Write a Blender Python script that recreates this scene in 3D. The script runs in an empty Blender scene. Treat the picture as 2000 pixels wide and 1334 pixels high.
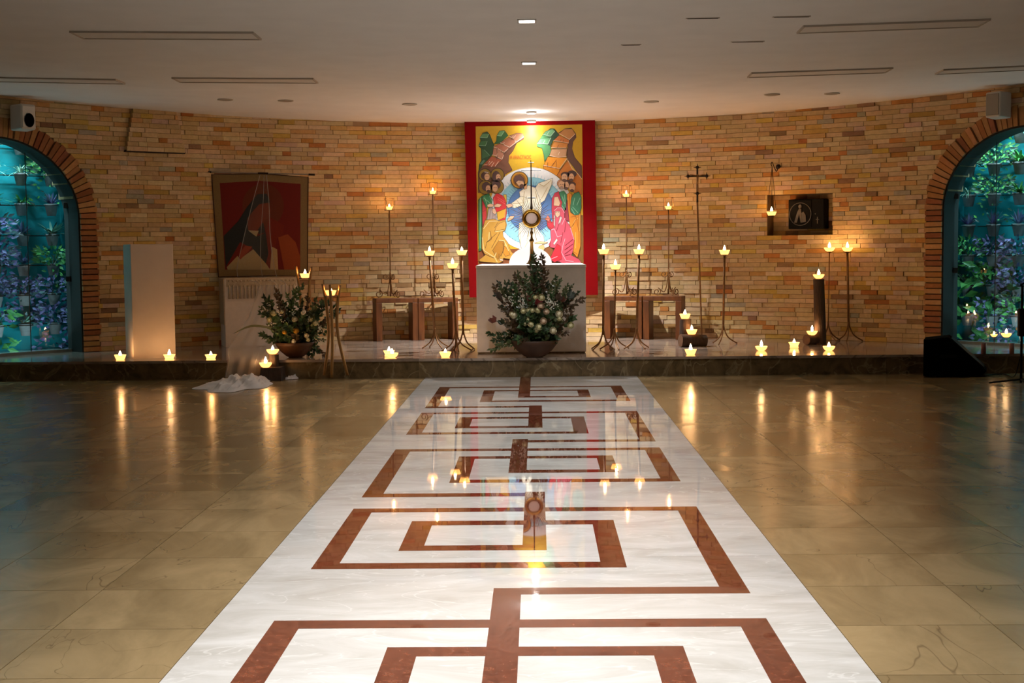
import bpy, bmesh, math, random
from mathutils import Vector, Matrix
random.seed(7)
SC = bpy.context.scene
COL = SC.collection
PI = math.pi

# ------------------------------------------------------------------ camera
F_PX, CX, CY, EYE = 2700.0, 1000.0, 667.0, 1.2
VPX, VPY, ROLL = 1048.0, 489.0, 0.010
_y = Vector(((VPX-CX)/F_PX, (VPY-CY)/F_PX, 1.0)).normalized()     # world Y seen in the camera frame (right, down, forward)
_x = Vector((1.0, -ROLL, 0.0)); _x = (_x - _y*_x.dot(_y)).normalized()
_z = _x.cross(_y)
CAMPOS = Vector((0, 0, EYE))
cam_d = bpy.data.cameras.new('camera'); cam_d.sensor_width = 36.0; cam_d.lens = 36.0*F_PX/2000.0
cam = bpy.data.objects.new('camera', cam_d); COL.objects.link(cam)
_right = Vector((_x[0], _y[0], _z[0])); _up = -Vector((_x[1], _y[1], _z[1])); _back = -Vector((_x[2], _y[2], _z[2]))
cam.matrix_world = Matrix(((_right.x, _up.x, _back.x, 0), (_right.y, _up.y, _back.y, 0), (_right.z, _up.z, _back.z, EYE), (0, 0, 0, 1)))
cam_d.clip_start = 0.05; cam_d.clip_end = 100
SC.camera = cam

# ------------------------------------------------------------------ world, exposure
wd = bpy.data.worlds.new('world'); SC.world = wd; wd.use_nodes = True
wd.node_tree.nodes['Background'].inputs[0].default_value = (0.55, 0.5, 0.45, 1)
wd.node_tree.nodes['Background'].inputs[1].default_value = 0.012
SC.view_settings.view_transform = 'Standard'; SC.view_settings.look = 'None'
SC.view_settings.gamma = 1.0; SC.view_settings.use_curve_mapping = False
SC.view_settings.exposure = 0.0
SC.cycles.use_denoising = True
SC.cycles.sample_clamp_indirect = 4.0
SC.cycles.max_bounces = 5
SC.cycles.diffuse_bounces = 3
SC.cycles.glossy_bounces = 3
SC.cycles.caustics_reflective = False
SC.cycles.caustics_refractive = False
SC.cycles.adaptive_threshold = 0.08
SC.cycles.transparent_max_bounces = 16

# brightness of the room's own lamps, in watts
DOWN_W, ALTAR_W, WASH_W, CANDLE_W, GARDEN_W = 345.0, 700.0, 40.0, 1.0, 30.0
WARM = (1.0, 0.43, 0.11)
COOL = (1.0, 0.985, 0.97)

# ------------------------------------------------------------------ the place, in metres
STEP_Y, STEP_H = 13.1, 0.183          # front of the sanctuary step, its height
AX, AY, AR = -0.23, 10.1, 6.2         # centre and radius of the curved brick wall
WALL_TOP = 2.95
def ceil_z(x): return 2.687 + 0.0035*(x-AX)**2

def ray(px, py):
    a, b = (px-CX)/F_PX, (py-CY)/F_PX
    return Vector((_x[0]*a+_x[1]*b+_x[2], _y[0]*a+_y[1]*b+_y[2], _z[0]*a+_z[1]*b+_z[2]))
def gp(px, py, z=0.0):
    d = ray(px, py); return CAMPOS + d*((z-EYE)/d.z)
def at(px, py, y):
    d = ray(px, py); return CAMPOS + d*(y/d.y)
def pl(px, py): return gp(px, py, STEP_H)          # a point on the sanctuary platform
def onwall(px, py, dr=0.0):
    d = ray(px, py); ox, oy = -AX, -AY
    a = d.x*d.x+d.y*d.y; b = 2*(ox*d.x+oy*d.y); c = ox*ox+oy*oy-(AR+dr)**2
    t = (-b+math.sqrt(b*b-4*a*c))/(2*a); return CAMPOS + d*t
def theta(p): return math.atan2(p.x-AX, p.y-AY)
def cyl(th, z, dr=0.0): return Vector((AX+(AR+dr)*math.sin(th), AY+(AR+dr)*math.cos(th), z))
def project(p):
    q = p-CAMPOS
    c = [_x[i]*q.x+_y[i]*q.y+_z[i]*q.z for i in range(3)]
    return (CX+F_PX*c[0]/c[2], CY+F_PX*c[1]/c[2])

def lin(c):
    c = [v/255.0 for v in c[:3]]
    return tuple(v/12.92 if v <= 0.04045 else ((v+0.055)/1.055)**2.4 for v in c)

# ------------------------------------------------------------------ mesh helpers
class MB:
    def __init__(s): s.v, s.f, s.c = [], [], []
    def add(s, vs, fs, col=None):
        n = len(s.v); s.v += [Vector(v) for v in vs]
        for f in fs: s.f.append([i+n for i in f]); s.c.append(col)
        return s
    def hexa(s, p, col=None):      # 8 corners: bottom 4 ccw, top 4 ccw
        return s.add(p, [(3,2,1,0),(4,5,6,7),(0,1,5,4),(1,2,6,5),(2,3,7,6),(3,0,4,7)], col)
    def box(s, x0, x1, y0, y1, z0, z1, col=None):
        return s.hexa([(x0,y0,z0),(x1,y0,z0),(x1,y1,z0),(x0,y1,z0),(x0,y0,z1),(x1,y0,z1),(x1,y1,z1),(x0,y1,z1)], col)
    def bevbox(s, x0, x1, y0, y1, z0, z1, b, col=None):   # box with chamfered edges
        bm = bmesh.new(); bmesh.ops.create_cube(bm, size=1)
        for v in bm.verts: v.co = Vector(((x0+x1)/2+v.co.x*(x1-x0), (y0+y1)/2+v.co.y*(y1-y0), (z0+z1)/2+v.co.z*(z1-z0)))
        bmesh.ops.bevel(bm, geom=bm.edges[:], offset=b, segments=2, affect='EDGES', profile=0.5)
        bm.verts.index_update()
        s.add([v.co.copy() for v in bm.verts], [[v.index for v in f.verts] for f in bm.faces], col); bm.free(); return s
    def tube(s, pts, r, n=8, col=None, closed=False):
        pts = [Vector(p) for p in pts]; m = len(pts)
        rs = r if isinstance(r, (list, tuple)) else [r]*m
        base = len(s.v); up = None
        for i, p in enumerate(pts):
            if closed: t = pts[(i+1) % m]-pts[i-1]
            else: t = pts[min(i+1, m-1)]-pts[max(i-1, 0)]
            t = t.normalized() if t.length > 1e-9 else Vector((0,0,1))
            if up is None:
                up = Vector((1,0,0)) if abs(t.x) < 0.9 else Vector((0,1,0))
            u = (up - t*up.dot(t)); u = u.normalized() if u.length > 1e-6 else t.orthogonal().normalized()
            up = u; w = t.cross(u)
            for k in range(n):
                a = 2*PI*k/n; s.v.append(p + (u*math.cos(a)+w*math.sin(a))*rs[i])
        for i in range(m if closed else m-1):
            j = (i+1) % m
            for k in range(n):
                k2 = (k+1) % n
                s.f.append([base+i*n+k, base+i*n+k2, base+j*n+k2, base+j*n+k]); s.c.append(col)
        if not closed:
            s.f.append([base+k for k in range(n)][::-1]); s.c.append(col)
            s.f.append([base+(m-1)*n+k for k in range(n)]); s.c.append(col)
        return s
    def lathe(s, prof, n=20, c=(0,0,0), col=None, sx=1.0, sy=1.0):
        base = len(s.v); m = len(prof)
        for r, z in prof:
            for k in range(n):
                a = 2*PI*k/n; s.v.append(Vector((c[0]+r*math.cos(a)*sx, c[1]+r*math.sin(a)*sy, c[2]+z)))
        for i in range(m-1):
            for k in range(n):
                k2 = (k+1) % n
                s.f.append([base+i*n+k, base+i*n+k2, base+(i+1)*n+k2, base+(i+1)*n+k]); s.c.append(col)
        if prof[0][0] > 1e-6: s.f.append([base+k for k in range(n)][::-1]); s.c.append(col)
        if prof[-1][0] > 1e-6: s.f.append([base+(m-1)*n+k for k in range(n)]); s.c.append(col)
        return s
    def ball(s, c, r, n=10, m=7, col=None):
        if not isinstance(r, (list, tuple)): r = (r, r, r)
        b = len(s.v)
        for i in range(m+1):
            ph = -PI/2+PI*i/m
            for k in range(n):
                a = 2*PI*k/n
                s.v.append(Vector((c[0]+r[0]*math.cos(ph)*math.cos(a), c[1]+r[1]*math.cos(ph)*math.sin(a), c[2]+r[2]*math.sin(ph))))
        for i in range(m):
            for k in range(n):
                k2 = (k+1) % n; s.f.append([b+i*n+k, b+i*n+k2, b+(i+1)*n+k2, b+(i+1)*n+k]); s.c.append(col)
        return s
    def prism(s, poly, off, col=None):    # planar polygon (3-D points) pushed along off
        n = len(poly); poly = [Vector(p) for p in poly]; off = Vector(off)
        fs = [list(range(n)), list(range(2*n-1, n-1, -1))]
        for i in range(n):
            j = (i+1) % n; fs.append([i, n+i, n+j, j])
        return s.add(poly+[p+off for p in poly], fs, col)
    def move(s, m):
        s.v = [m @ v for v in s.v]; return s
    def mesh(s, name, mat, off=(0,0,0), smooth=False, fix=True):
        off = Vector(off)
        me = bpy.data.meshes.new(name)
        me.from_pydata([(v-off)[:] for v in s.v], [], s.f)
        if any(c is not None for c in s.c):
            at_ = me.color_attributes.new('Col', 'FLOAT_COLOR', 'CORNER')
            data = []
            for f, c in zip(s.f, s.c):
                q = lin(c) if c is not None else (0.5, 0.5, 0.5)
                data += [q[0], q[1], q[2], 1.0]*len(f)
            at_.data.foreach_set('color', data)
        if fix:
            bm = bmesh.new(); bm.from_mesh(me); bmesh.ops.recalc_face_normals(bm, faces=bm.faces[:]); bm.to_mesh(me); bm.free()
        if smooth:
            me.polygons.foreach_set('use_smooth', [True]*len(me.polygons))
        if mat: me.materials.append(mat)
        me.update(); return me
    def build(s, name, mat, parent=None, off=(0,0,0), smooth=False, fix=True):
        o = bpy.data.objects.new(name, s.mesh(name, mat, off, smooth, fix)); COL.objects.link(o)
        if parent is not None: o.parent = parent
        else: o.location = off
        return o

def tag(o, label=None, cat=None, group=None, kind=None):
    if label: o['label'] = label
    if cat: o['category'] = cat
    if group: o['group'] = group
    if kind: o['kind'] = kind
    return o
def thing(name, label, cat, loc=(0,0,0), rz=0.0, group=None):
    o = bpy.data.objects.new(name, None); COL.objects.link(o); o.empty_display_size = 0.05
    o.location = loc; o.rotation_euler = (0, 0, rz)
    return tag(o, label, cat, group)
def copy_tree(o, parent=None):
    c = o.copy(); COL.objects.link(c); c.parent = parent
    for ch in o.children: copy_tree(ch, c)
    return c
def smooth_path(pts, k=6):
    pts = [Vector(p) for p in pts]; out = []
    for i in range(len(pts)-1):
        p0 = pts[max(i-1, 0)]; p1 = pts[i]; p2 = pts[i+1]; p3 = pts[min(i+2, len(pts)-1)]
        for j in range(k):
            t = j/k
            out.append(0.5*((2*p1)+(p2-p0)*t+(2*p0-5*p1+4*p2-p3)*t*t+(3*p1-p0-3*p2+p3)*t**3))
    out.append(pts[-1]); return out

# ------------------------------------------------------------------ materials
def newmat(name):
    m = bpy.data.materials.new(name); m.use_nodes = True
    nt = m.node_tree; return m, nt, nt.nodes['Principled BSDF']
def pm(name, col, rough=0.5, var=0.0, scale=10.0, metal=0.0, bump=0.0, bscale=60.0, attr=False, stretch=(1,1,1), col2=None, spec=0.5, rand=0.0):
    m, nt, b = newmat(name); N = nt.nodes; L = nt.links
    b.inputs['Roughness'].default_value = rough; b.inputs['Metallic'].default_value = metal
    b.inputs['Specular IOR Level'].default_value = spec
    c = lin(col); b.inputs['Base Color'].default_value = (*c, 1)
    tc = N.new('ShaderNodeTexCoord'); mp = N.new('ShaderNodeMapping'); mp.inputs['Scale'].default_value = stretch
    L.new(tc.outputs['Object'], mp.inputs['Vector'])
    src = None
    if attr:
        a = N.new('ShaderNodeAttribute'); a.attribute_name = 'Col'; src = a.outputs['Color']
    if var > 0 or col2:
        n = N.new('ShaderNodeTexNoise'); n.inputs['Scale'].default_value = scale; n.inputs['Detail'].default_value = 6
        L.new(mp.outputs[0], n.inputs['Vector'])
        r = N.new('ShaderNodeMapRange'); r.inputs[1].default_value = 0.3; r.inputs[2].default_value = 0.7
        L.new(n.outputs['Fac'], r.inputs[0])
        if col2:
            r.inputs[3].default_value = 0.0; r.inputs[4].default_value = 1.0
            mx = N.new('ShaderNodeMix'); mx.data_type = 'RGBA'
            mx.inputs[6].default_value = (*c, 1); mx.inputs[7].default_value = (*lin(col2), 1)
            if src: L.new(src, mx.inputs[6])
            L.new(r.outputs[0], mx.inputs[0]); src = mx.outputs[2]
        else:
            r.inputs[3].default_value = 1-var; r.inputs[4].default_value = 1+var
            mx = N.new('ShaderNodeVectorMath'); mx.operation = 'SCALE'
            mx.inputs[0].default_value = c
            if src: L.new(src, mx.inputs[0])
            L.new(r.outputs[0], mx.inputs['Scale']); src = mx.outputs[0]
    if rand > 0:
        oi = N.new('ShaderNodeObjectInfo'); r2 = N.new('ShaderNodeMapRange')
        r2.inputs[3].default_value = 1-rand; r2.inputs[4].default_value = 1+rand
        L.new(oi.outputs['Random'], r2.inputs[0])
        mx = N.new('ShaderNodeVectorMath'); mx.operation = 'SCALE'; mx.inputs[0].default_value = c
        if src: L.new(src, mx.inputs[0])
        L.new(r2.outputs[0], mx.inputs['Scale']); src = mx.outputs[0]
    if src: L.new(src, b.inputs['Base Color'])
    if bump > 0:
        n2 = N.new('ShaderNodeTexNoise'); n2.inputs['Scale'].default_value = bscale; n2.inputs['Detail'].default_value = 5
        L.new(mp.outputs[0], n2.inputs['Vector'])
        bp = N.new('ShaderNodeBump'); bp.inputs['Strength'].default_value = bump; bp.inputs['Distance'].default_value = 0.01
        L.new(n2.outputs['Fac'], bp.inputs['Height']); L.new(bp.outputs[0], b.inputs['Normal'])
    return m

def stone_floor(name, c1, c2, vein, rough0, rough1, scale, veinw, rand=0.05, bump=0.0, stretch=(1,1,1), veinscale=2.2):
    m, nt, b = newmat(name); N = nt.nodes; L = nt.links
    g = N.new('ShaderNodeNewGeometry'); mp = N.new('ShaderNodeMapping'); mp.inputs['Scale'].default_value = stretch
    L.new(g.outputs['Position'], mp.inputs['Vector'])
    oi = N.new('ShaderNodeObjectInfo')
    ad = N.new('ShaderNodeVectorMath'); ad.operation = 'ADD'
    sc = N.new('ShaderNodeVectorMath'); sc.operation = 'SCALE'; sc.inputs[0].default_value = (31, 17, 53)
    L.new(oi.outputs['Random'], sc.inputs['Scale']); L.new(mp.outputs[0], ad.inputs[0]); L.new(sc.outputs[0], ad.inputs[1])
    n = N.new('ShaderNodeTexNoise'); n.inputs['Scale'].default_value = scale; n.inputs['Detail'].default_value = 8; n.inputs['Roughness'].default_value = 0.62
    n.inputs['Distortion'].default_value = 0.8
    L.new(ad.outputs[0], n.inputs['Vector'])
    cr = N.new('ShaderNodeValToRGB'); cr.color_ramp.elements[0].position = 0.32; cr.color_ramp.elements[1].position = 0.68
    cr.color_ramp.elements[0].color = (*lin(c1), 1); cr.color_ramp.elements[1].color = (*lin(c2), 1)
    L.new(n.outputs['Fac'], cr.inputs[0])
    n3 = N.new('ShaderNodeTexNoise'); n3.inputs['Scale'].default_value = veinscale; n3.inputs['Detail'].default_value = 4; n3.inputs['Distortion'].default_value = 1.5
    L.new(ad.outputs[0], n3.inputs['Vector'])
    sb = N.new('ShaderNodeMath'); sb.operation = 'SUBTRACT'; sb.inputs[1].default_value = 0.5; L.new(n3.outputs['Fac'], sb.inputs[0])
    ab = N.new('ShaderNodeMath'); ab.operation = 'ABSOLUTE'; L.new(sb.outputs[0], ab.inputs[0])
    mr = N.new('ShaderNodeMapRange'); mr.inputs[1].default_value = 0.0; mr.inputs[2].default_value = veinw; mr.inputs[3].default_value = 0.75; mr.inputs[4].default_value = 0.0
    L.new(ab.outputs[0], mr.inputs[0])
    mx = N.new('ShaderNodeMix'); mx.data_type = 'RGBA'; mx.inputs[7].default_value = (*lin(vein), 1)
    L.new(mr.outputs[0], mx.inputs[0]); L.new(cr.outputs[0], mx.inputs[6])
    r2 = N.new('ShaderNodeMapRange'); r2.inputs[3].default_value = 1-rand; r2.inputs[4].default_value = 1+rand; L.new(oi.outputs['Random'], r2.inputs[0])
    fin = N.new('ShaderNodeVectorMath'); fin.operation = 'SCALE'; L.new(mx.outputs[2], fin.inputs[0]); L.new(r2.outputs[0], fin.inputs['Scale'])
    L.new(fin.outputs[0], b.inputs['Base Color'])
    rr = N.new('ShaderNodeMapRange'); rr.inputs[1].default_value = 0.35; rr.inputs[2].default_value = 0.65; rr.inputs[3].default_value = rough0; rr.inputs[4].default_value = rough1
    L.new(n.outputs['Fac'], rr.inputs[0]); L.new(rr.outputs[0], b.inputs['Roughness'])
    if bump:
        bp = N.new('ShaderNodeBump'); bp.inputs['Strength'].default_value = bump; bp.inputs['Distance'].default_value = 0.004
        L.new(n.outputs['Fac'], bp.inputs['Height']); L.new(bp.outputs[0], b.inputs['Normal'])
    return m

def emit(name, col, s):
    m = bpy.data.materials.new(name); m.use_nodes = True; nt = m.node_tree; nt.nodes.clear()
    e = nt.nodes.new('ShaderNodeEmission'); e.inputs[0].default_value = (*col, 1); e.inputs[1].default_value = s
    o = nt.nodes.new('ShaderNodeOutputMaterial'); nt.links.new(e.outputs[0], o.inputs[0]); return m
def flame_mat(name, col, s):
    m = bpy.data.materials.new(name); m.use_nodes = True; nt = m.node_tree; nt.nodes.clear()
    e = nt.nodes.new('ShaderNodeEmission'); e.inputs[0].default_value = (*col, 1); e.inputs[1].default_value = s
    t = nt.nodes.new('ShaderNodeBsdfTransparent'); a = nt.nodes.new('ShaderNodeAddShader')
    o = nt.nodes.new('ShaderNodeOutputMaterial')
    nt.links.new(e.outputs[0], a.inputs[0]); nt.links.new(t.outputs[0], a.inputs[1]); nt.links.new(a.outputs[0], o.inputs[0]); return m
def sheer(name, col, opac, transl=0.5, em=None):
    m = bpy.data.materials.new(name); m.use_nodes = True; nt = m.node_tree; nt.nodes.clear(); N = nt.nodes.new; L = nt.links.new
    d = N('ShaderNodeBsdfDiffuse'); d.inputs[0].default_value = (*lin(col), 1)
    tl = N('ShaderNodeBsdfTranslucent'); tl.inputs[0].default_value = (*lin(col), 1)
    m1 = N('ShaderNodeMixShader'); m1.inputs[0].default_value = transl; L(d.outputs[0], m1.inputs[1]); L(tl.outputs[0], m1.inputs[2])
    out = m1.outputs[0]
    if em:
        e = N('ShaderNodeEmission'); e.inputs[0].default_value = (*em[0], 1); e.inputs[1].default_value = em[1]
        a = N('ShaderNodeAddShader'); L(out, a.inputs[0]); L(e.outputs[0], a.inputs[1]); out = a.outputs[0]
    if opac < 1:
        t = N('ShaderNodeBsdfTransparent'); m2 = N('ShaderNodeMixShader'); m2.inputs[0].default_value = opac
        L(t.outputs[0], m2.inputs[1]); L(out, m2.inputs[2]); out = m2.outputs[0]
    o = N('ShaderNodeOutputMaterial'); L(out, o.inputs[0]); return m
def glass_pane(name, tint=(0.9, 0.96, 0.95)):
    m = bpy.data.materials.new(name); m.use_nodes = True; nt = m.node_tree; nt.nodes.clear(); N = nt.nodes.new; L = nt.links.new
    t = N('ShaderNodeBsdfTransparent'); t.inputs[0].default_value = (*tint, 1)
    g = N('ShaderNodeBsdfGlossy'); g.inputs['Roughness'].default_value = 0.0
    fr = N('ShaderNodeFresnel'); fr.inputs[0].default_value = 1.5
    ge = N('ShaderNodeNewGeometry'); fa = N('ShaderNodeMath'); fa.operation = 'MULTIPLY_ADD'      # only the outer face mirrors
    fa.inputs[1].default_value = -1.0; fa.inputs[2].default_value = 1.0; L(ge.outputs['Backfacing'], fa.inputs[0])
    fm = N('ShaderNodeMath'); fm.operation = 'MULTIPLY'; L(fr.outputs[0], fm.inputs[0]); L(fa.outputs[0], fm.inputs[1])
    mx = N('ShaderNodeMixShader'); L(fm.outputs[0], mx.inputs[0]); L(t.outputs[0], mx.inputs[1]); L(g.outputs[0], mx.inputs[2])
    o = N('ShaderNodeOutputMaterial'); L(mx.outputs[0], o.inputs[0]); return m

M = {}
M['floor'] = stone_floor('beige_stone', (132,112,78), (168,144,104), (100,82,54), 0.16, 0.26, 2.6, 0.0020, 0.06, stretch=(1.0, 0.5, 1), veinscale=1.1)
M['marble'] = stone_floor('ivory_marble', (192,188,181), (222,221,218), (226,225,221), 0.02, 0.05, 2.8, 0.010, 0.02, stretch=(0.7, 1.6, 1))
M['granite'] = stone_floor('red_brown_granite', (88,42,27), (130,72,51), (76,36,24), 0.012, 0.03, 34.0, 0.02, 0.05, veinscale=9)
M['platform'] = stone_floor('grey_veined_marble', (126,110,98), (184,166,150), (96,82,72), 0.07, 0.14, 3.0, 0.02, 0.04, stretch=(0.6, 2.2, 1))
M['riser'] = stone_floor('brown_breccia', (74,62,40), (126,104,72), (150,132,100), 0.12, 0.22, 7.0, 0.02, 0.05)
M['ceiling'] = pm('ceiling_paint', (244,241,238), 0.9, 0.03, 3.0)
M['panel'] = pm('ceiling_panel', (228,220,210), 0.8)
M['rod_grey'] = pm('grey_rod', (150,138,122), 0.6)
M['panel_edge'] = pm('ceiling_panel_frame', (188,176,160), 0.6)
M['brick'] = pm('stone_brick', (200,170,130), 0.85, 0.10, 22.0, attr=True, bump=0.35, bscale=45)
M['grout'] = pm('wall_backing', (120,92,60), 0.95, 0.1, 8)
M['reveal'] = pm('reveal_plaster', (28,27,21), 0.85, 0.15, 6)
M['plain_wall'] = pm('side_wall_paint', (72,60,46), 0.9, 0.05, 3)
M['altar'] = pm('altar_stone', (236,230,224), 0.65, 0.05, 14, bump=0.12, bscale=50)
M['white_stone'] = pm('pillar_paint', (226,208,192), 0.6, 0.03, 9, bump=0.08, bscale=30)
M['white'] = pm('white_board', (240,240,240), 0.7)
M['red_cloth'] = pm('red_board', (116,3,6), 0.9, 0.06, 6, spec=0.1)
M['paint'] = pm('icon_paint', (200,160,40), 0.55, 0.05, 40, attr=True)
M['tapestry'] = pm('tapestry_cloth', (150,120,80), 0.9, 0.08, 60, attr=True)
M['gold'] = pm('gilt_brass', (190,145,60), 0.28, 0.1, 30, metal=1.0)
M['dark_gold'] = pm('aged_brass', (96,70,34), 0.35, 0.2, 30, metal=1.0)
M['iron'] = pm('bronzed_iron', (128,90,50), 0.45, 0.2, 40, metal=0.5)
M['black_iron'] = pm('black_iron', (40,28,20), 0.45, 0.2, 40, metal=0.6)
M['wood'] = pm('oak', (116,64,20), 0.5, 0.0, 4, stretch=(6,6,1.0), col2=(72,37,10))
M['dark_wood'] = pm('log_bark', (62,44,30), 0.85, 0.3, 20, bump=0.6, bscale=30, stretch=(3,3,0.6))
M['bamboo'] = pm('bamboo', (150,110,56), 0.45, 0.15, 12)
M['terracotta'] = pm('brown_clay', (70,42,22), 0.6, 0.2, 9, bump=0.15)
M['pot'] = pm('grey_clay_pot', (104,97,96), 0.8, 0.15, 14, bump=0.2)
M['leaf'] = pm('dark_leaf', (48,72,40), 0.5, 0.3, 9, attr=True)
M['stem'] = pm('stem', (70,64,36), 0.7)
M['rose'] = pm('rose_petal', (240,232,206), 0.6, 0.05, 40, attr=True)
M['cloth'] = pm('white_linen', (226,214,204), 0.9, 0.04, 30, bump=0.2, bscale=200)
M['channel'] = pm('window_channel', (120,124,120), 0.6)
M['macrame'] = pm('macrame_cotton', (190,172,146), 0.95, 0.12, 60, bump=0.5, bscale=120)
M['tulle'] = sheer('white_tulle', (240,232,226), 0.30, 0.35)
M['tulle_thin'] = sheer('thin_tulle', (238,230,224), 0.055, 0.35)
M['tulle_fold'] = sheer('gathered_tulle', (250,247,245), 0.9, 0.15)
M['black'] = pm('black_speaker_cloth', (4,4,4), 1.0, spec=0.05)
M['black_plastic'] = pm('black_plastic', (9,8,8), 0.7, spec=0.2)
M['speaker'] = pm('speaker_shell', (206,196,182), 0.5)
M['teal'] = pm('teal_garden_wall', (8,138,146), 0.85, 0.08, 3)
M['garden_floor'] = pm('garden_floor', (70,80,80), 0.8, 0.2, 5)
M['glass'] = glass_pane('window_glass')
M['clear'] = glass_pane('clear_glass', (0.95, 0.95, 0.95))
M['shadow_gap'] = pm('shadow_gap', (40,24,12), 0.9)  # near-black for the hatch's painted shadow and the air slot gaps
M['lamp_lit'] = emit('downlight_glow', (1.0, 0.95, 0.88), 14.0)
M['lamp_off'] = pm('downlight_off', (120,100,86), 0.4)
M['lamp_rim'] = pm('downlight_rim', (196,188,180), 0.4)
M['flame'] = flame_mat('flame', (1.0, 0.74, 0.40), 24.0)
M['cup'] = sheer('candle_wax', (255,214,150), 1.0, 0.6, ((1.0, 0.60, 0.22), 1.1))  # emission added for the flame light shining through the cup
M['wax'] = sheer('melted_wax', (255,220,160), 1.0, 0.3, ((1.0, 0.72, 0.35), 1.6))  # emission puts the flame's light into the wax surface
M['wick'] = pm('wick', (20,14,10), 0.9)
M['tabernacle'] = pm('tabernacle_metal', (9,7,6), 0.75, 0.1, 20, spec=0.2)
M['relief'] = pm('pewter_relief', (96,90,82), 0.5, 0.1, 30)
M['glint'] = pm('mic_grille', (60,60,60), 0.4, metal=0.8)
# ================================================================== LIGHTS (large): downlights over the aisle, wash over the altar
def spot(name, loc, target, w, deg, blend, col=COOL, r=0.05):
    d = bpy.data.lights.new(name, 'SPOT'); d.energy = w; d.spot_size = math.radians(deg); d.spot_blend = blend; d.color = col; d.shadow_soft_size = r
    o = bpy.data.objects.new(name, d); COL.objects.link(o); o.location = loc
    o.rotation_euler = (Vector(target)-Vector(loc)).to_track_quat('-Z', 'Y').to_euler(); return o

LAMP_X = -0.06
DOWN = [(LAMP_X-0.03, 1.1), (LAMP_X-0.03, 3.1), (LAMP_X-0.03, 5.1), (LAMP_X-0.03, 7.1), (at(1029,47,9.08).x, 9.08), (at(1033,127,11.1).x, 11.1)]

# ================================================================== FLOOR
fl = MB().box(-6.9, 6.9, -2.9, 17.0, -0.12, -0.005).build('floor', M['floor'])
tag(fl, 'polished beige stone tile floor with an ivory marble aisle', 'floor', kind='structure')
PX0, PX1 = -1.070, 0.941
TW, TL_, G = 0.4975, 0.515, 0.0018
def ftile(x0, x1, y0, y1, mat, name='floor_tile', z=0.0):
    m = MB().box(x0+G, x1-G, y0+G, y1-G, -0.006, z)
    return m.build(name, mat, fl, ((0,0,0)))
ys = [STEP_Y]
while ys[-1] > -1.0: ys.append(ys[-1]-TL_)
for side in (-1, 1):
    for c in range(12):
        x0 = PX0-(c+1)*TW if side < 0 else PX1+c*TW
        for k in range(len(ys)-1):
            yn, yf = ys[k+1], ys[k]
            if yn < 3.0: continue
            near = min(abs(x0), abs(x0+TW))
            if near > 0.40*yf+0.25: continue
            ftile(x0, x0+TW, yn, yf, M['floor'])
# far sides and the part behind the camera: the plain bed of the same stone shows
# aisle of ivory marble slabs
k = 0
y = STEP_Y
slab = 1.936
while y > 0.2:
    y0 = max(y-slab, 0.0)
    MB().box(PX0+0.001, PX1-0.001, y0+0.0008, y-0.0008, -0.006, 0.0).build('marble_slab', M['marble'], fl)
    y -= slab
# red-brown granite inlay, a key pattern that doubles back on itself
BW, CXP = 0.096, -0.0665
def strip(poly):
    MB().prism([(p[0], p[1], 0.0006) for p in poly], (0, 0, -0.005)).build('granite_strip', M['granite'], fl)
def unit(T, mirror, first=False):
    X = (lambda x: 2*CXP-x) if mirror else (lambda x: x)
    w = BW
    def P(*pts):
        q = [(X(a), T+b) for a, b in pts]
        strip(q)
    xl, xr, il, ir = -0.868, 0.735, -0.566, 0.331
    s0, s1 = -0.068, 0.030
    # stem: runs in from the far side
    top = 0.42 if not first else 0.93
    P((s0, top), (s1, top), (s1, -0.92), (s0, -0.92))
    # outer line, two arms with mitred corners
    P((xl, 0), (s0, 0), (s0, -w), (xl+w, -w)); P((s1, 0), (xr, 0), (xr-w, -w), (s1, -w))
    # outer left bar, outer right bar
    P((xl, 0), (xl+w, -w), (xl+w, -1.232+w), (xl, -1.232)); P((xr, 0), (xr, -1.636), (xr-w, -1.636+w), (xr-w, -w))
    # inner line
    P((il, -0.31), (s0, -0.31), (s0, -0.31-w), (il+w, -0.31-w)); P((s1, -0.31), (ir, -0.31), (ir-w, -0.31-w), (s1, -0.31-w))
    P((il, -0.31), (il+w, -0.31-w), (il+w, -0.92+w), (il, -0.92)); P((ir, -0.31), (ir, -1.232), (ir-w, -1.232+w), (ir-w, -0.31-w))
    # inner bottom, left bar to stem
    P((il, -0.92), (il+w, -0.92+w), (s0, -0.92+w), (s0, -0.92))
    # bottom bar outer left to inner right
    P((xl, -1.232), (xl+w, -1.232+w), (ir-w, -1.232+w), (ir, -1.232))
    # bottom bar outer right back to the next stem
    nx = 2*CXP-s0
    P((xr, -1.636), (xr-w, -1.636+w), (nx, -1.54), (nx, -1.636))
for T, mir in ((12.17, True), (10.24, False), (8.335, True), (6.40, False), (4.435, True), (2.49, False)):
    unit(T, mir, first=T > 12)

# ================================================================== PLATFORM
def arc_xy(dr, a0, a1, n):
    return [cyl(a0+(a1-a0)*i/n, 0, dr) for i in range(n+1)]
YB = STEP_Y+0.012
th_end = math.acos((YB-AY)/(AR+0.9))
pts = [p for p in arc_xy(0.9, -th_end, th_end, 40)]
pf = MB().prism([(p.x, p.y, STEP_H-0.02) for p in pts], (0, 0, -(STEP_H-0.02))).build('platform', M['riser'])
tag(pf, 'raised sanctuary platform of polished veined marble, one step high', 'platform', kind='structure')
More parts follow.
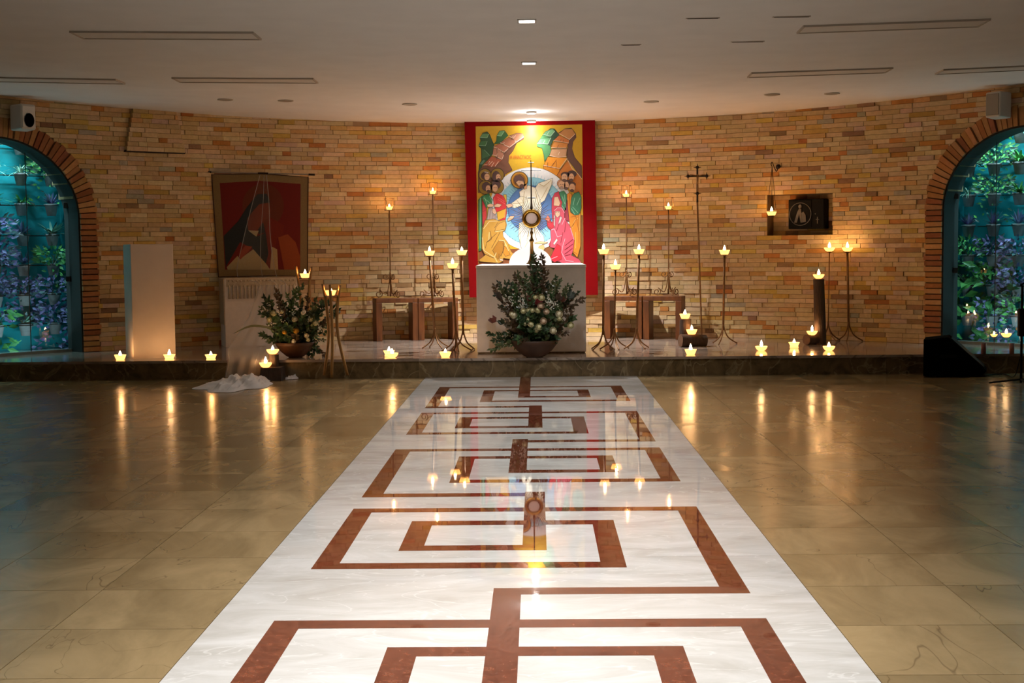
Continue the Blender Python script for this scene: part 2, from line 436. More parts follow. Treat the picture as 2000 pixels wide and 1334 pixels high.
# tread slabs with a slight nosing and riser panels
xs = [-6.6, -5.2, -3.95, -2.64, -1.13, 0.42, 1.78, 3.3, 4.75, 6.2]
for i in range(len(xs)-1):
    a, b = xs[i]+0.001, xs[i+1]-0.001
    yb = STEP_Y+1.9
    MB().box(a, b, STEP_Y-0.012, yb, STEP_H-0.025, STEP_H).build('tread_slab', M['platform'], pf)
    MB().box(a, b, STEP_Y+0.002, STEP_Y+0.02, 0.0, STEP_H-0.026).build('riser_panel', M['riser'], pf)
    yy = yb+0.002
    MB().box(max(a, -4.2), min(b, 4.2), yy, 16.3, STEP_H-0.025, STEP_H).build('tread_slab', M['platform'], pf) if b > -4.2 and a < 4.2 else None

# ================================================================== CURVED BRICK WALL
class Win: pass
def window(jx, ax):
    w = Win(); tj = theta(onwall(jx, 560)); w.c = theta(onwall(ax, 300)); w.a = abs(tj-w.c)*AR
    w.spring, w.rise, w.bw = 1.575, 0.80, 0.19; return w
WINS = [window(158, -8), window(1841, 2003)]
def hw(w, z, d=0.0):
    if z <= w.spring: return w.a+d
    q = (z-w.spring)/(w.rise+d)
    return (w.a+d)*math.sqrt(max(0.0, 1-q*q)) if q < 1 else 0.0
nA, nB = onwall(1499, 378), onwall(1627, 460)
NT0, NT1, NZ1, NZ0 = theta(nA), theta(nB), nA.z, onwall(1499, 463).z
NZ0 = STEP_H + 0.0503*round((NZ0-STEP_H)/0.0503); NZ1 = STEP_H + 0.0503*round((NZ1-STEP_H)/0.0503)
hT0, hT1, hB0, hB1 = onwall(259,215), onwall(337,222), onwall(241,294), onwall(358,300)
HZ0, HZ1 = (hB0.z+hB1.z)/2, (hT0.z+hT1.z)/2+0.1

brk = set([-PI/2+PI*i/300 for i in range(301)] + [NT0, NT1])
for w in WINS: brk |= {w.c-w.a/AR, w.c+w.a/AR}
brk = sorted(brk)
mw = MB()
def col_box(t0, t1, z0, z1, r0, r1):
    mw.hexa([cyl(t0,z0,r0), cyl(t1,z0,r0), cyl(t1,z0,r1), cyl(t0,z0,r1), cyl(t0,z1,r0), cyl(t1,z1,r0), cyl(t1,z1,r1), cyl(t0,z1,r1)])
for t0, t1 in zip(brk[:-1], brk[1:]):
    if t1-t0 < 1e-6: continue
    tm = (t0+t1)/2; z0 = 0.0
    for w in WINS:
        s = abs(tm-w.c)*AR
        if s < w.a: z0 = w.spring+w.rise*math.sqrt(1-(s/w.a)**2)+0.004
    if NT0 < tm < NT1:
        col_box(t0, t1, 0, NZ0, 0, 0.3); col_box(t0, t1, NZ1, WALL_TOP, 0, 0.3); col_box(t0, t1, NZ0, NZ1, 0.24, 0.3)
    else: col_box(t0, t1, z0, WALL_TOP, 0.0, 0.30)
wall = mw.build('wall_back', M['grout'])
tag(wall, 'curved apse wall clad in split stone bricks, tan and orange', 'wall', kind='structure')

PAL = [((206,176,130),36), ((200,168,120),34), ((213,185,142),22), ((194,162,112),20), ((204,157,97),12), ((192,131,64),7), ((178,111,52),4),
       ((203,166,82),7), ((186,149,72),3), ((158,121,80),5), ((138,103,70),2), ((170,156,128),4), ((200,169,140),10)]
PALW = [c for c, n in PAL for _ in range(n)]
def jit(c, a=10):
    d = random.uniform(-a, a); return tuple(max(0, min(255, v+d+random.uniform(-4, 4))) for v in c)
bricks = []
CH = 0.0503
ncourse = int((WALL_TOP-STEP_H-0.12)/CH)+1
TH_MAX = math.radians(63)
for i in range(ncourse):
    z0, z1 = STEP_H+i*CH, STEP_H+(i+1)*CH; zm = (z0+z1)/2
    t = -TH_MAX-random.uniform(0, 0.03)
    ex = [(w.c-hw(w, zm, w.bw-0.004)/AR, w.c+hw(w, zm, w.bw-0.004)/AR) for w in WINS if hw(w, zm, w.bw-0.004) > 0]
    if NZ0-1e-4 < zm < NZ1: ex.append((NT0, NT1))
    hatch = None
    if HZ0 < zm < HZ1:
        q = (zm-HZ0)/(HZ1-HZ0)
        hatch = (theta(hB0)*(1-q)+theta(hT0)*q, theta(hB1)*(1-q)+theta(hT1)*q)
    while t < TH_MAX:
        ln = random.choice((0.19, 0.19, 0.19, 0.2, 0.185, 0.14, 0.10, 0.25, 0.29))/AR
        segs = [(t, t+ln)]
        for a, b in ex:
            out = []
            for p, q2 in segs:
                if q2 <= a or p >= b: out.append((p, q2)); continue
                if p < a: out.append((p, a))
                if q2 > b: out.append((b, q2))
            segs = out
        for p, q2 in segs:
            if hatch:
                cuts = [p]+[h for h in hatch if p < h < q2]+[q2]
                sub = list(zip(cuts[:-1], cuts[1:]))
            else: sub = [(p, q2)]
            for u, v in sub:
                if (v-u)*AR < 0.012: continue
                inh = hatch and hatch[0] <= (u+v)/2 <= hatch[1]
                pr = random.choice((0.012, 0.014, 0.016, 0.018, 0.021, 0.026))+(0.05 if inh else 0)
                bricks.append((u, v, z0, z1, pr, jit(random.choice(PALW), 7), inh))
        t += ln
# bricks at the back of the tabernacle recess
for i in range(int(round((NZ1-NZ0)/CH))):
    t = NT0
    while t < NT1:
        v = min(t+random.choice((0.19, 0.2, 0.14))/AR, NT1)
        bricks.append((t, v, NZ0+i*CH, NZ0+(i+1)*CH, -0.22+random.uniform(0, 0.008), jit(random.choice(PALW), 7), False)); t = v
def brick_mesh(mb, b):
    u, v, z0, z1, pr, c, _ = b
    g = 0.0006; gu = g/AR; e = 0.0012
    t0, t1 = u+gu, v-gu; a, d = z0+g, z1-g
    bk = 0.004 if pr > 0 else 0.24
    j = [random.uniform(-0.003, 0.003) for _ in range(4)]
    mb.add([cyl(t0,a,bk), cyl(t1,a,bk), cyl(t1,d,bk), cyl(t0,d,bk),
            cyl(t0+e/AR,a+e,-pr+j[0]), cyl(t1-e/AR,a+e,-pr+j[1]), cyl(t1-e/AR,d-e,-pr+j[2]), cyl(t0+e/AR,d-e,-pr+j[3])],
           [(4,5,6,7),(0,1,5,4),(1,2,6,5),(2,3,7,6),(3,0,4,7)], c)
HID = [(905,236,1172,582), (930,512,1147,700), (412,335,604,545), (414,540,620,690), (228,475,330,705), (500,560,640,705), (728,575,900,665), (1178,575,1352,662), (1538,388,1612,448)]
def score(b):
    u, v, z0, z1 = b[:4]
    if b[6]: return 0
    q = [project(cyl(t, z, -0.01)) for t, z in ((u,z0),(v,z0),(v,z1),(u,z1))]
    x0, x1 = min(p[0] for p in q), max(p[0] for p in q); y0, y1 = min(p[1] for p in q), max(p[1] for p in q)
    if x0 < 2 or x1 > 1998: return 0
    if z1 > ceil_z(cyl((u+v)/2,0).x)-0.01: return 0
    xm, ym = (x0+x1)/2, (y0+y1)/2
    for r in HID:
        if r[0]-10 < xm < r[2]+10 and r[1]-3 < ym < r[3]+3: return 0
    return (x1-x0)*(y1-y0)*random.uniform(0.9, 1.0)
order = sorted(bricks, key=score, reverse=True)
for b in order[:298]:
    m = MB(); brick_mesh(m, b); c0 = cyl((b[0]+b[1])/2, (b[2]+b[3])/2)
    o = bpy.data.objects.new('brick', m.mesh('brick', M['brick'], c0, fix=False)); COL.objects.link(o); o.parent = wall; o.location = c0
m = MB()
for b in order[298:]: brick_mesh(m, b)
tag(m.build('brick_cladding', M['brick'], wall, fix=False), kind='stuff')
# dark-coloured strip standing in for the shadow under the tapering hatch in the brickwork
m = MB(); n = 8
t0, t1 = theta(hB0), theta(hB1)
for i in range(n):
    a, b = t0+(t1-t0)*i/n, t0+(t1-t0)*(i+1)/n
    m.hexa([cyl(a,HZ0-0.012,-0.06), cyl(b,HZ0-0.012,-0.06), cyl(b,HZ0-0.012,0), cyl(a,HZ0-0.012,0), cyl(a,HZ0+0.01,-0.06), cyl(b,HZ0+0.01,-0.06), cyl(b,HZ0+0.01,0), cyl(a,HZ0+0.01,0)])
m.build('shadow_gap', M['shadow_gap'], wall)

# ================================================================== ARCHED WINDOWS with brick surrounds, reveal, glass
def arch_path(w, d, n=40, inset=0.0):
    a, r = w.a+d, w.rise+d; out = [(-a, STEP_H)]
    k = 10
    for i in range(1, k): out.append((-a, STEP_H+(w.spring-STEP_H)*i/k))
    for i in range(n+1):
        ph = PI-PI*i/n; out.append((a*math.cos(ph), w.spring+r*math.sin(ph)))
    for i in range(k-1, -1, -1): out.append((a, STEP_H+(w.spring-STEP_H)*i/k))
    return out
for wi, w in enumerate(WINS):
    side = ('left', 'right')[wi]
    root = bpy.data.objects.new('window_%d' % (wi+1), None); COL.objects.link(root); root.location = cyl(w.c, STEP_H)
    tag(root, 'arched window on the %s, brick surround, looking onto teal plant wall' % side, 'window', kind='structure')
    L0 = root.location.copy()
    # brick surround, one by one
    pos = []; z = STEP_H
    nj = int((w.spring-STEP_H)/0.056); hj = (w.spring-STEP_H)/nj
    for i in range(nj):
        for sg in (-1, 1): pos.append(((sg*w.a, z+i*hj), (sg*w.a, z+(i+1)*hj), (sg, 0), (sg, 0)))
    nv = 48
    for i in range(nv):
        p0, p1 = PI*i/nv, PI*(i+1)/nv
        f = lambda p: (w.a*math.cos(p), w.spring+w.rise*math.sin(p))
        def nrm(p):
            x, y = math.cos(p)/w.a, math.sin(p)/w.rise; l = math.hypot(x, y); return (x/l, y/l)
        pos.append((f(p0), f(p1), nrm(p0), nrm(p1)))
    for i, (q0, q1, n0, n1) in enumerate(pos):
        ln = w.bw*random.uniform(0.93, 1.07); pr = random.uniform(0.024, 0.05); g = 0.10
        a = (q0[0]+(q1[0]-q0[0])*g, q0[1]+(q1[1]-q0[1])*g); b = (q0[0]+(q1[0]-q0[0])*(1-g), q0[1]+(q1[1]-q0[1])*(1-g))
        c = (b[0]+n1[0]*ln, b[1]+n1[1]*ln); d = (a[0]+n0[0]*ln, a[1]+n0[1]*ln)
        if d[1] > 2.93 or c[1] > 2.93: continue
        V = lambda s, r: cyl(w.c+s[0]/AR, s[1], r)
        mb = MB().hexa([V(a,0.02), V(b,0.02), V(c,0.02), V(d,0.02), V(a,-pr), V(b,-pr), V(c,-pr), V(d,-pr)], jit(random.choice([(176,118,66),(166,104,58),(186,134,82),(150,90,52),(170,124,76)])))
        mb.build('arch_brick', M['brick'], root, L0)
    # reveal
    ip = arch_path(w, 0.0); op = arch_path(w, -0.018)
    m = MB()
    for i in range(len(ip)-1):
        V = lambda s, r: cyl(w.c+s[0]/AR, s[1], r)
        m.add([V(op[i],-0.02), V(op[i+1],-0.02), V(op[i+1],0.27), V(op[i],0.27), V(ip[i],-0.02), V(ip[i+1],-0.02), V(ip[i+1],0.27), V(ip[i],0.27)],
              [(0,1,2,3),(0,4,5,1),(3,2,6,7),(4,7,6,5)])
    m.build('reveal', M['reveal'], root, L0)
    # glass panes, four flat leaves following the curve
    ai, ri = w.a-0.022, w.rise-0.022
    top = lambda s: w.spring+ri*math.sqrt(max(0.0, 1-(s/ai)**2))
    for k in range(4):
        s0, s1 = -ai+2*ai*k/4+0.004, -ai+2*ai*(k+1)/4-0.004
        P0, P1 = cyl(w.c+s0/AR, 0, 0.2), cyl(w.c+s1/AR, 0, 0.2)
        pt = lambda s, z: Vector((P0.x+(P1.x-P0.x)*(s-s0)/(s1-s0), P0.y+(P1.y-P0.y)*(s-s0)/(s1-s0), z))
        poly = [pt(s0, STEP_H+0.03), pt(s1, STEP_H+0.03)]+[pt(s1+(s0-s1)*i/12, top(s1+(s0-s1)*i/12)) for i in range(13)]
        nrm_ = (P1-P0).cross(Vector((0,0,1))).normalized()
        MB().prism(poly, nrm_*0.008).build('glass_pane', M['glass'], root, L0)
        if k:
            MB().tube([pt(s0-0.004, STEP_H+0.03), pt(s0-0.004, top(s0))], 0.0045, 6).build('pane_joint', M['black_iron'], root, L0)
    # bottom channel and two hinges by the jamb seen
    m = MB()
    for k in range(12):
        V = lambda s, z, r: cyl(w.c+s/AR, z, r)
        s0, s1 = -ai+2*ai*k/12, -ai+2*ai*(k+1)/12
        m.hexa([V(s0,STEP_H,0.185), V(s1,STEP_H,0.185), V(s1,STEP_H,0.215), V(s0,STEP_H,0.215), V(s0,STEP_H+0.03,0.185), V(s1,STEP_H+0.03,0.185), V(s1,STEP_H+0.03,0.215), V(s0,STEP_H+0.03,0.215)])
    m.build('bottom_channel', M['channel'], root, L0)
    sg = 1 if wi == 0 else -1
    for z in (0.95, 1.72):
        p = cyl(w.c+sg*(w.a-0.03)/AR, z, 0.19)
        MB().bevbox(p.x-0.025, p.x+0.025, p.y-0.03, p.y+0.03, z-0.03, z+0.03, 0.006).build('hinge', M['black_iron'], root, L0)
    # garden niche behind the glass
    t0, t1 = w.c-(w.a+0.35)/AR, w.c+(w.a+0.35)/AR
    m = MB(); n = 16; R1 = 1.02
    for i in range(n):
        a, b = t0+(t1-t0)*i/n, t0+(t1-t0)*(i+1)/n
        m.hexa([cyl(a,0,R1), cyl(b,0,R1), cyl(b,0,R1+0.1), cyl(a,0,R1+0.1), cyl(a,2.9,R1), cyl(b,2.9,R1), cyl(b,2.9,R1+0.1), cyl(a,2.9,R1+0.1)])
    for a, da in ((t0, 0.012), (t1, -0.012)):
        m.hexa([cyl(a,0,0.3), cyl(a+da,0,0.3), cyl(a+da,0,R1), cyl(a,0,R1), cyl(a,2.9,0.3), cyl(a+da,2.9,0.3), cyl(a+da,2.9,R1), cyl(a,2.9,R1)])
    gw = tag(m.build('wall_%s' % side, M['teal']), 'teal painted garden wall behind the %s arched window' % side, 'wall', kind='structure')
    m = MB()
    for i in range(n):
        a, b = t0+(t1-t0)*i/n, t0+(t1-t0)*(i+1)/n
        m.hexa([cyl(a,0.0,0.25), cyl(b,0.0,0.25), cyl(b,0.0,R1), cyl(a,0.0,R1), cyl(a,STEP_H-0.002,0.25), cyl(b,STEP_H-0.002,0.25), cyl(b,STEP_H-0.002,R1), cyl(a,STEP_H-0.002,R1)])
    m.build('garden_floor', M['garden_floor'], gw)
    m = MB()
    for i in range(n):
        a, b = t0+(t1-t0)*i/n, t0+(t1-t0)*(i+1)/n
        m.hexa([cyl(a,2.64,0.3), cyl(b,2.64,0.3), cyl(b,2.64,R1), cyl(a,2.64,R1), cyl(a,2.68,0.3), cyl(b,2.68,0.3), cyl(b,2.68,R1), cyl(a,2.68,R1)])
    m.build('garden_cover', M['garden_floor'], gw)
    # garden floodlights: lamps set in the cover and along the garden floor
    for dt, zl, rl, zt, rt_ in ((-0.55, 2.60, 0.42, 0.9, 0.85), (0.35, 2.60, 0.42, 0.9, 0.85), (-0.5, STEP_H+0.03, 0.40, 1.2, 1.0), (0.5, STEP_H+0.03, 0.40, 1.2, 1.0)):
        d = bpy.data.lights.new('garden_lamp_%s' % side, 'AREA'); d.shape = 'RECTANGLE'; d.size = 0.5; d.size_y = 0.10
        d.energy = GARDEN_W*(1.0 if zl > 1 else 0.16); d.color = (0.50, 0.86, 1.0)
        o = bpy.data.objects.new('garden_lamp_%s' % side, d); COL.objects.link(o); o.location = cyl(w.c+dt/AR, zl, rl)
        tgt = cyl(w.c+dt/AR, zt, rt_); o.rotation_euler = (tgt-o.location).to_track_quat('-Z', 'Y').to_euler()

# ================================================================== SIDE AND REAR WALLS, CEILING
for nm, x0, x1 in (('wall_side_left', AX-AR-0.3, AX-AR), ('wall_side_right', AX+AR, AX+AR+0.3)):
    tag(MB().box(x0, x1, -2.8, AY, 0, WALL_TOP).build(nm, M['plain_wall']), 'plain side wall of the nave', 'wall', kind='structure')
tag(MB().box(AX-AR-0.3, AX+AR+0.3, -3.0, -2.8, 0, WALL_TOP).build('wall_front', M['plain_wall']), 'plain wall at the entrance end of the nave', 'wall', kind='structure')
m = MB(); nx = 28
xs_ = [-6.9+13.8*i/nx for i in range(nx+1)]
for a, b in zip(xs_[:-1], xs_[1:]):
    za, zb = ceil_z(a), ceil_z(b)
    m.hexa([(a,-2.9,za), (b,-2.9,zb), (b,17,zb), (a,17,za), (a,-2.9,3.05), (b,-2.9,3.05), (b,17,3.05), (a,17,3.05)])
ce = tag(m.build('ceiling', M['ceiling']), 'low off-white plaster ceiling', 'ceiling', kind='structure')

def cp(px, py):     # point on the ceiling
    d = ray(px, py); z = 2.7
    for _ in range(6):
        p = CAMPOS+d*((z-EYE)/d.z); z = ceil_z(p.x)
    return p
# flush light panels, switched off
pan = [((326, 68), 'nearest panel on the left of the ceiling', 1.25, 0.30), ((480, 156), 'second panel on the left, nearer the brick wall', 1.22, 0.30), ((92, 156), 'panel at the left edge near the window speaker', 1.30, 0.30),
       ((1742, 50), 'nearest panel on the right of the ceiling', 1.25, 0.30), ((1600, 141), 'second panel on the right, nearer the brick wall', 1.20, 0.30), ((1975, 133), 'panel at the right edge near the window speaker', 1.25, 0.30)]
for (px, py), lb, w_, d_ in pan:
    p = cp(px, py); z = ceil_z(p.x)
    rz = -0.03 if px > 1000 else 0.01
    slope = 0.007*(p.x-AX)
    t = thing('ceiling_light_panel', 'unlit flush ceiling panel, '+lb, 'ceiling light', (p.x, p.y, z-0.002), 0, 'flush ceiling panels')
    t.rotation_euler = (0, -math.atan(slope), rz)
    e = 0.013; m = MB()
    for x0, x1, y0, y1 in ((-w_/2, w_/2, -d_/2, -d_/2+e), (-w_/2, w_/2, d_/2-e, d_/2), (-w_/2, -w_/2+e, -d_/2+e, d_/2-e), (w_/2-e, w_/2, -d_/2+e, d_/2-e)):
        m.box(x0, x1, y0, y1, -0.010, 0.004)
    m.build('frame', M['panel_edge'], t)
    MB().box(-w_/2+e, w_/2-e, -d_/2+e, d_/2-e, -0.004, 0.004).build('diffuser', M['panel'], t)
# small unlit spots
for px, py, lb in ((440,194,'farthest left of the ceiling'), (558,196,'above the hanging tapestry'), (800,203,'left of the red icon'), (1272,198,'right of the red icon'), (1508,184,'above the hanging lamp'), (1625,182,'nearest the right window')):
    p = cp(px, py); z = ceil_z(p.x)
    t = thing('ceiling_spot', 'small unlit recessed spot, '+lb, 'ceiling light', (p.x, p.y, z), 0, 'unlit recessed spots')
    MB().lathe([(0.075, 0.0), (0.078, -0.008), (0.060, -0.012), (0.052, 0.002), (0.0, 0.004)], 20).build('rim', M['panel_edge'], t, smooth=True)
    MB().lathe([(0.05, 0.001), (0.045, -0.006), (0.0, -0.007)], 16).build('lamp_face', M['lamp_off'], t, smooth=True)
# slot diffusers
for (xa, xb, py), lb in (((1340,1405,35),'left slot of the nearer pair'), ((1510,1582,32),'right slot of the nearer pair'), ((1213,1252,87),'left slot of the farther pair'), ((1428,1492,81),'right slot of the farther pair')):
    a, b = cp(xa, py), cp(xb, py); c = (a+b)/2
    t = thing('ceiling_slot', 'thin dark air slot in the ceiling, '+lb, 'air slot', (c.x, c.y, ceil_z(c.x)), 0, 'ceiling air slots')
    MB().box(-(b.x-a.x)/2, (b.x-a.x)/2, -0.012, 0.012, -0.004, 0.006).build('slot_frame', M['panel_edge'], t)
    MB().box(-(b.x-a.x)/2+0.01, (b.x-a.x)/2-0.01, -0.006, 0.006, -0.006, -0.001).build('slot_gap', M['shadow_gap'], t)
# lit downlights
lbs = ['lit square downlight over the aisle, first behind the entrance', 'lit square downlight over the aisle, second from the entrance', 'lit square downlight over the aisle, third from the entrance', 'lit square downlight over the aisle, fourth from the entrance',
       'lit square downlight over the aisle, nearest one in view', 'lit square downlight over the aisle, second one in view']
for (x, y), lb, dw in zip(DOWN, lbs, (1.0, 1.1, 0.95, 0.52, 0.34, 0.46)):
    z = ceil_z(x)
    t = thing('downlight', lb, 'ceiling light', (x, y, z), 0, 'lit downlights over the aisle')
    m = MB(); s = 0.062; e = 0.012
    for x0, x1, y0, y1 in ((-s, s, -s, -s+e), (-s, s, s-e, s), (-s, -s+e, -s+e, s-e), (s-e, s, -s+e, s-e)): m.box(x0, x1, y0, y1, -0.008, 0.003)
    m.build('trim_ring', M['lamp_rim'], t)
    MB().box(-s+e, s-e, -s+e, s-e, -0.005, 0.003).build('lamp_face', M['lamp_lit'], t)
    spot('downlight_beam', (x, y, z-0.03), (x, y, 0), DOWN_W*dw, 124 if y > 8 else 98, 1.0).name = 'downlight_beam'
for (px, py), lb, w_, deg, tgt in (((1038, 218), 'bright round spotlight above the altar', ALTAR_W, 112, (0, 0.1, 0)), ((1038, 235), 'bright round spotlight close to the red icon', WASH_W, 130, (0, -0.1, 0))):
    p = cp(px, py); z = ceil_z(p.x)
    t = thing('spotlight', lb, 'ceiling light', (p.x, p.y, z), 0, 'spotlights at the altar')
    MB().lathe([(0.055, 0.0), (0.055, -0.02), (0.045, -0.024), (0.042, -0.012)], 20).build('housing', M['lamp_rim'], t, smooth=True)
    MB().lathe([(0.042, -0.010), (0.03, -0.022), (0.0, -0.026)], 16).build('lamp_face', M['lamp_lit'], t, smooth=True)
    d = bpy.data.lights.new('spotlight_bulb', 'POINT'); d.energy = 3.5; d.color = COOL; d.shadow_soft_size = 0.03
    o = bpy.data.objects.new('spotlight_bulb', d); COL.objects.link(o); o.parent = t; o.location = (0, 0, -0.075)
    spot('spotlight_beam', (p.x, p.y, z-0.05), (p.x+tgt[0], p.y+tgt[1], 0), w_, deg, 1.0, r=0.03)
# ================================================================== CANDLES
def cup_mesh(kind):
    if kind == 0:   # straight-sided flared cup
        prof = [(0.0, 0.0), (0.036, 0.0), (0.040, 0.006), (0.058, 0.050), (0.0555, 0.050), (0.038, 0.010), (0.0, 0.009)]
    elif kind == 1:  # rounded bowl
        prof = [(0.0, 0.0), (0.026, 0.0), (0.044, 0.012), (0.057, 0.032), (0.060, 0.044), (0.0575, 0.044), (0.052, 0.030), (0.040, 0.014), (0.0, 0.009)]
    else:            # narrow-waisted cup
        prof = [(0.0, 0.0), (0.045, 0.0), (0.043, 0.006), (0.040, 0.016), (0.046, 0.032), (0.057, 0.052), (0.0545, 0.052), (0.043, 0.034), (0.036, 0.018), (0.0, 0.014)]
    return MB().lathe(prof, 24).mesh('cup', M['cup'], smooth=True)
CUPS = [cup_mesh(k) for k in range(3)]
WAX = MB().lathe([(0.0, 0.026), (0.045, 0.026), (0.046, 0.028), (0.0, 0.030)], 20).mesh('wax', M['wax'], smooth=True)
WICK = MB().tube([(0,0,0.028), (0.001,0,0.040), (0.003,0,0.044)], 0.0013, 5).mesh('wick', M['wick'])
FLM = MB().lathe([(0.0, 0.034), (0.009, 0.040), (0.0145, 0.052), (0.0130, 0.064), (0.0075, 0.080), (0.002, 0.092), (0.0, 0.096)], 12).mesh('flame', M['flame'], smooth=True)
def link(name, me, parent):
    o = bpy.data.objects.new(name, me); COL.objects.link(o); o.parent = parent; return o
NC = [0]
def candle(loc, label, kind=0, sc=1.0, w=1.0, group='lit cup candles'):
    t = thing('candle', label, 'candle', loc, random.uniform(0, 6.28), group); t.scale = (sc, sc, sc)
    link('cup', CUPS[kind], t); wx = link('wax', WAX, t); link('wick', WICK, wx); f = link('flame', FLM, t)
    f.scale = (1, 1, random.uniform(0.85, 1.15))
    d = bpy.data.lights.new('candle_light', 'POINT'); d.energy = CANDLE_W*w; d.color = WARM; d.shadow_soft_size = 0.012
    o = bpy.data.objects.new('candle_light', d); COL.objects.link(o); o.parent = t; o.location = (0, 0, 0.062)
    return t
def cpl(px, py, label, kind=0, **k):        # candle on the platform, base at pixel
    p = pl(px, py); return candle((p.x, p.y, STEP_H), label, kind, **k)

cpl(235, 703, 'cup candle on the step edge left of the white pillar', 0)
cpl(331, 703, 'cup candle on the step edge at the right foot of the white pillar', 2)
cpl(412, 703, 'cup candle on the step edge in front of the draped table', 2)
cpl(760, 695, 'rear one of two cup candles touching on the platform left of the altar', 2)
cpl(766, 698.5, 'front one of two cup candles touching on the platform left of the altar', 1)
cpl(870, 697.5, 'single cup candle in front of the left trio of stands', 0)
cpl(1349, 692.5, 'cup candle on the platform in front of the two small logs', 0)
cpl(1487, 685, 'rounded cup candle on the platform, leftmost of three at right', 1)
cpl(1551, 678.5, 'waisted cup candle on the platform, middle of three at right', 2)
cpl(1619, 685, 'rounded cup candle on the platform in front of the tall log', 1)

# ================================================================== ALTAR AND WHAT STANDS ON IT
ab = pl(1039, 690)
AFY = ab.y
aL, aR_ = at(932, 690, AFY).x, at(1145, 690, AFY).x
AT = at(1039, 517.5, AFY).z
ADEP = 1.5
AXM = (aL+aR_)/2
t = thing('altar', 'white stone block altar at the centre of the platform', 'altar', (AXM, AFY+ADEP/2, STEP_H))
hwid = (aR_-aL)/2
MB().bevbox(-hwid, hwid, -ADEP/2, ADEP/2, 0.012, AT-STEP_H-0.03, 0.006).build('body', M['altar'], t)
MB().bevbox(-hwid-0.004, hwid+0.004, -ADEP/2-0.004, ADEP/2+0.004, AT-STEP_H-0.03, AT-STEP_H, 0.006).build('altar_top', M['altar'], t)
MB().box(-hwid+0.01, hwid-0.01, -ADEP/2+0.01, ADEP/2-0.01, 0.0, 0.012).build('plinth', M['riser'], t)
# half-round white panel
HY = AFY+1.40
c = at(1036, 515, HY); r = 0.232
poly = [Vector((c.x+r*math.cos(PI*i/32), HY, AT+0.78*r*math.sin(PI*i/32))) for i in range(33)]
m = MB().prism(poly, (0, 0.02, 0))
o = tag(m.build('half_round_panel', M['white'], None, (c.x, HY, AT)), 'white half-round panel standing on the altar behind the monstrance', 'panel')
# monstrance
MY = AFY+1.0
mc = at(1038, 427, MY); mb_ = at(1037, 516, MY)
t = thing('monstrance', 'gilt sunburst monstrance with cross on the altar', 'monstrance', (mc.x, MY, AT))
S = MY/F_PX            # metres per pixel at that depth
H = mc.z-AT
def mz(py): return at(1038, py, MY).z-AT
MB().lathe([(0.0,0.0), (0.058,0.0), (0.060,0.006), (0.045,0.016), (0.030,0.045), (0.020,0.10), (0.016,mz(474)), (0.024,mz(472)), (0.026,mz(469)), (0.014,mz(466)), (0.010,mz(461)), (0.012,mz(458)), (0.016,mz(455)), (0.008,mz(450)), (0.006,mz(441))], 20).build('foot', M['dark_gold'], t, smooth=True)
ring = [Vector((0.085*math.cos(2*PI*i/32), 0, H+0.085*math.sin(2*PI*i/32))) for i in range(32)]
rg = MB().tube(ring, 0.014, 8, closed=True).build('ring', M['gold'], t, smooth=True)
ring2 = [Vector((0.066*math.cos(2*PI*i/32), -0.006, H+0.066*math.sin(2*PI*i/32))) for i in range(32)]
MB().tube(ring2, 0.008, 8, closed=True).build('inner_ring', M['dark_gold'], rg, smooth=True)
m = MB().lathe([(0.0,-0.004), (0.06,-0.004), (0.06,0.004), (0.0,0.004)], 28)
m.move(Matrix.Translation((0,0.002,H)) @ Matrix.Rotation(PI/2, 4, 'X')); m.build('host', pm('host_white', (236,226,232), 0.6), rg)
m_long = None
for i in range(56):
    a = 2*PI*i/56; L_ = (0.245, 0.195, 0.225, 0.175)[i % 4]
    d = Vector((math.cos(a), 0, math.sin(a)))
    MB().tube([Vector((0,0,H))+d*0.095, Vector((0,0,H))+d*L_], [0.0042, 0.0016], 5).build('ray', M['dark_gold'], t)
cx_ = MB()
cx_.tube([(0,0,H+0.09), (0,0,mz(388)), (0,0,mz(313))], [0.011, 0.008, 0.0045], 8)
cs = cx_.build('cross_shaft', M['black_iron'], t)
for py, hw_, r in ((386.5, 0.040, 0.0055), (333, 0.105, 0.004), (318, 0.030, 0.004)):
    MB().tube([(-hw_,0,mz(py)), (hw_,0,mz(py))], r, 8).build('cross_bar', M['black_iron'], cs)

# ================================================================== RED ICON BOARD
IY = 16.08
t = thing('icon_panel', 'large painted resurrection icon on a red board behind the altar', 'icon', (at(1040, 400, IY).x, IY, at(1040, 580, IY).z))
IO = t.location.copy()
def ip(px, py, d=0.0): return at(px, py, IY)+Vector((0, -d, 0))
MB().prism([ip(907,236), ip(1162,232), ip(1168,576), ip(917,581)], (0, 0.04, 0)).build('red_board', M['red_cloth'], t, IO)
ZO = {'A': (920,240), 'B': (1030,240), 'C': (920,380), 'D': (1030,380)}
K = 9.525
lay = [0]
pt = MB()
def zp(z, x, y): return (ZO[z][0]+x/K, ZO[z][1]+y/K)
def flat(pts, col, lv, edge=0.0):
    d = 0.0016+0.0009*lv; col = tuple(v*0.88 for v in col)
    pt.add([ip(x, y, d) for x, y in pts], [list(range(len(pts)))], col)
    if edge:
        dk = tuple(v*0.42 for v in col); n_ = len(pts)
        for i in range(n_):
            a, b = Vector((*pts[i], 0)), Vector((*pts[(i+1) % n_], 0)); e = b-a
            if e.length < 1e-6: continue
            n = Vector((-e.y, e.x, 0)).normalized()*edge/2
            pt.add([ip(*(q[:2]), d+0.0004) for q in (a+n, b+n, b-n, a-n)], [(0,1,2,3)], dk)
def P(z, col, pts, lv, edge=0.62): flat([zp(z, *p) for p in pts], col, lv, edge)
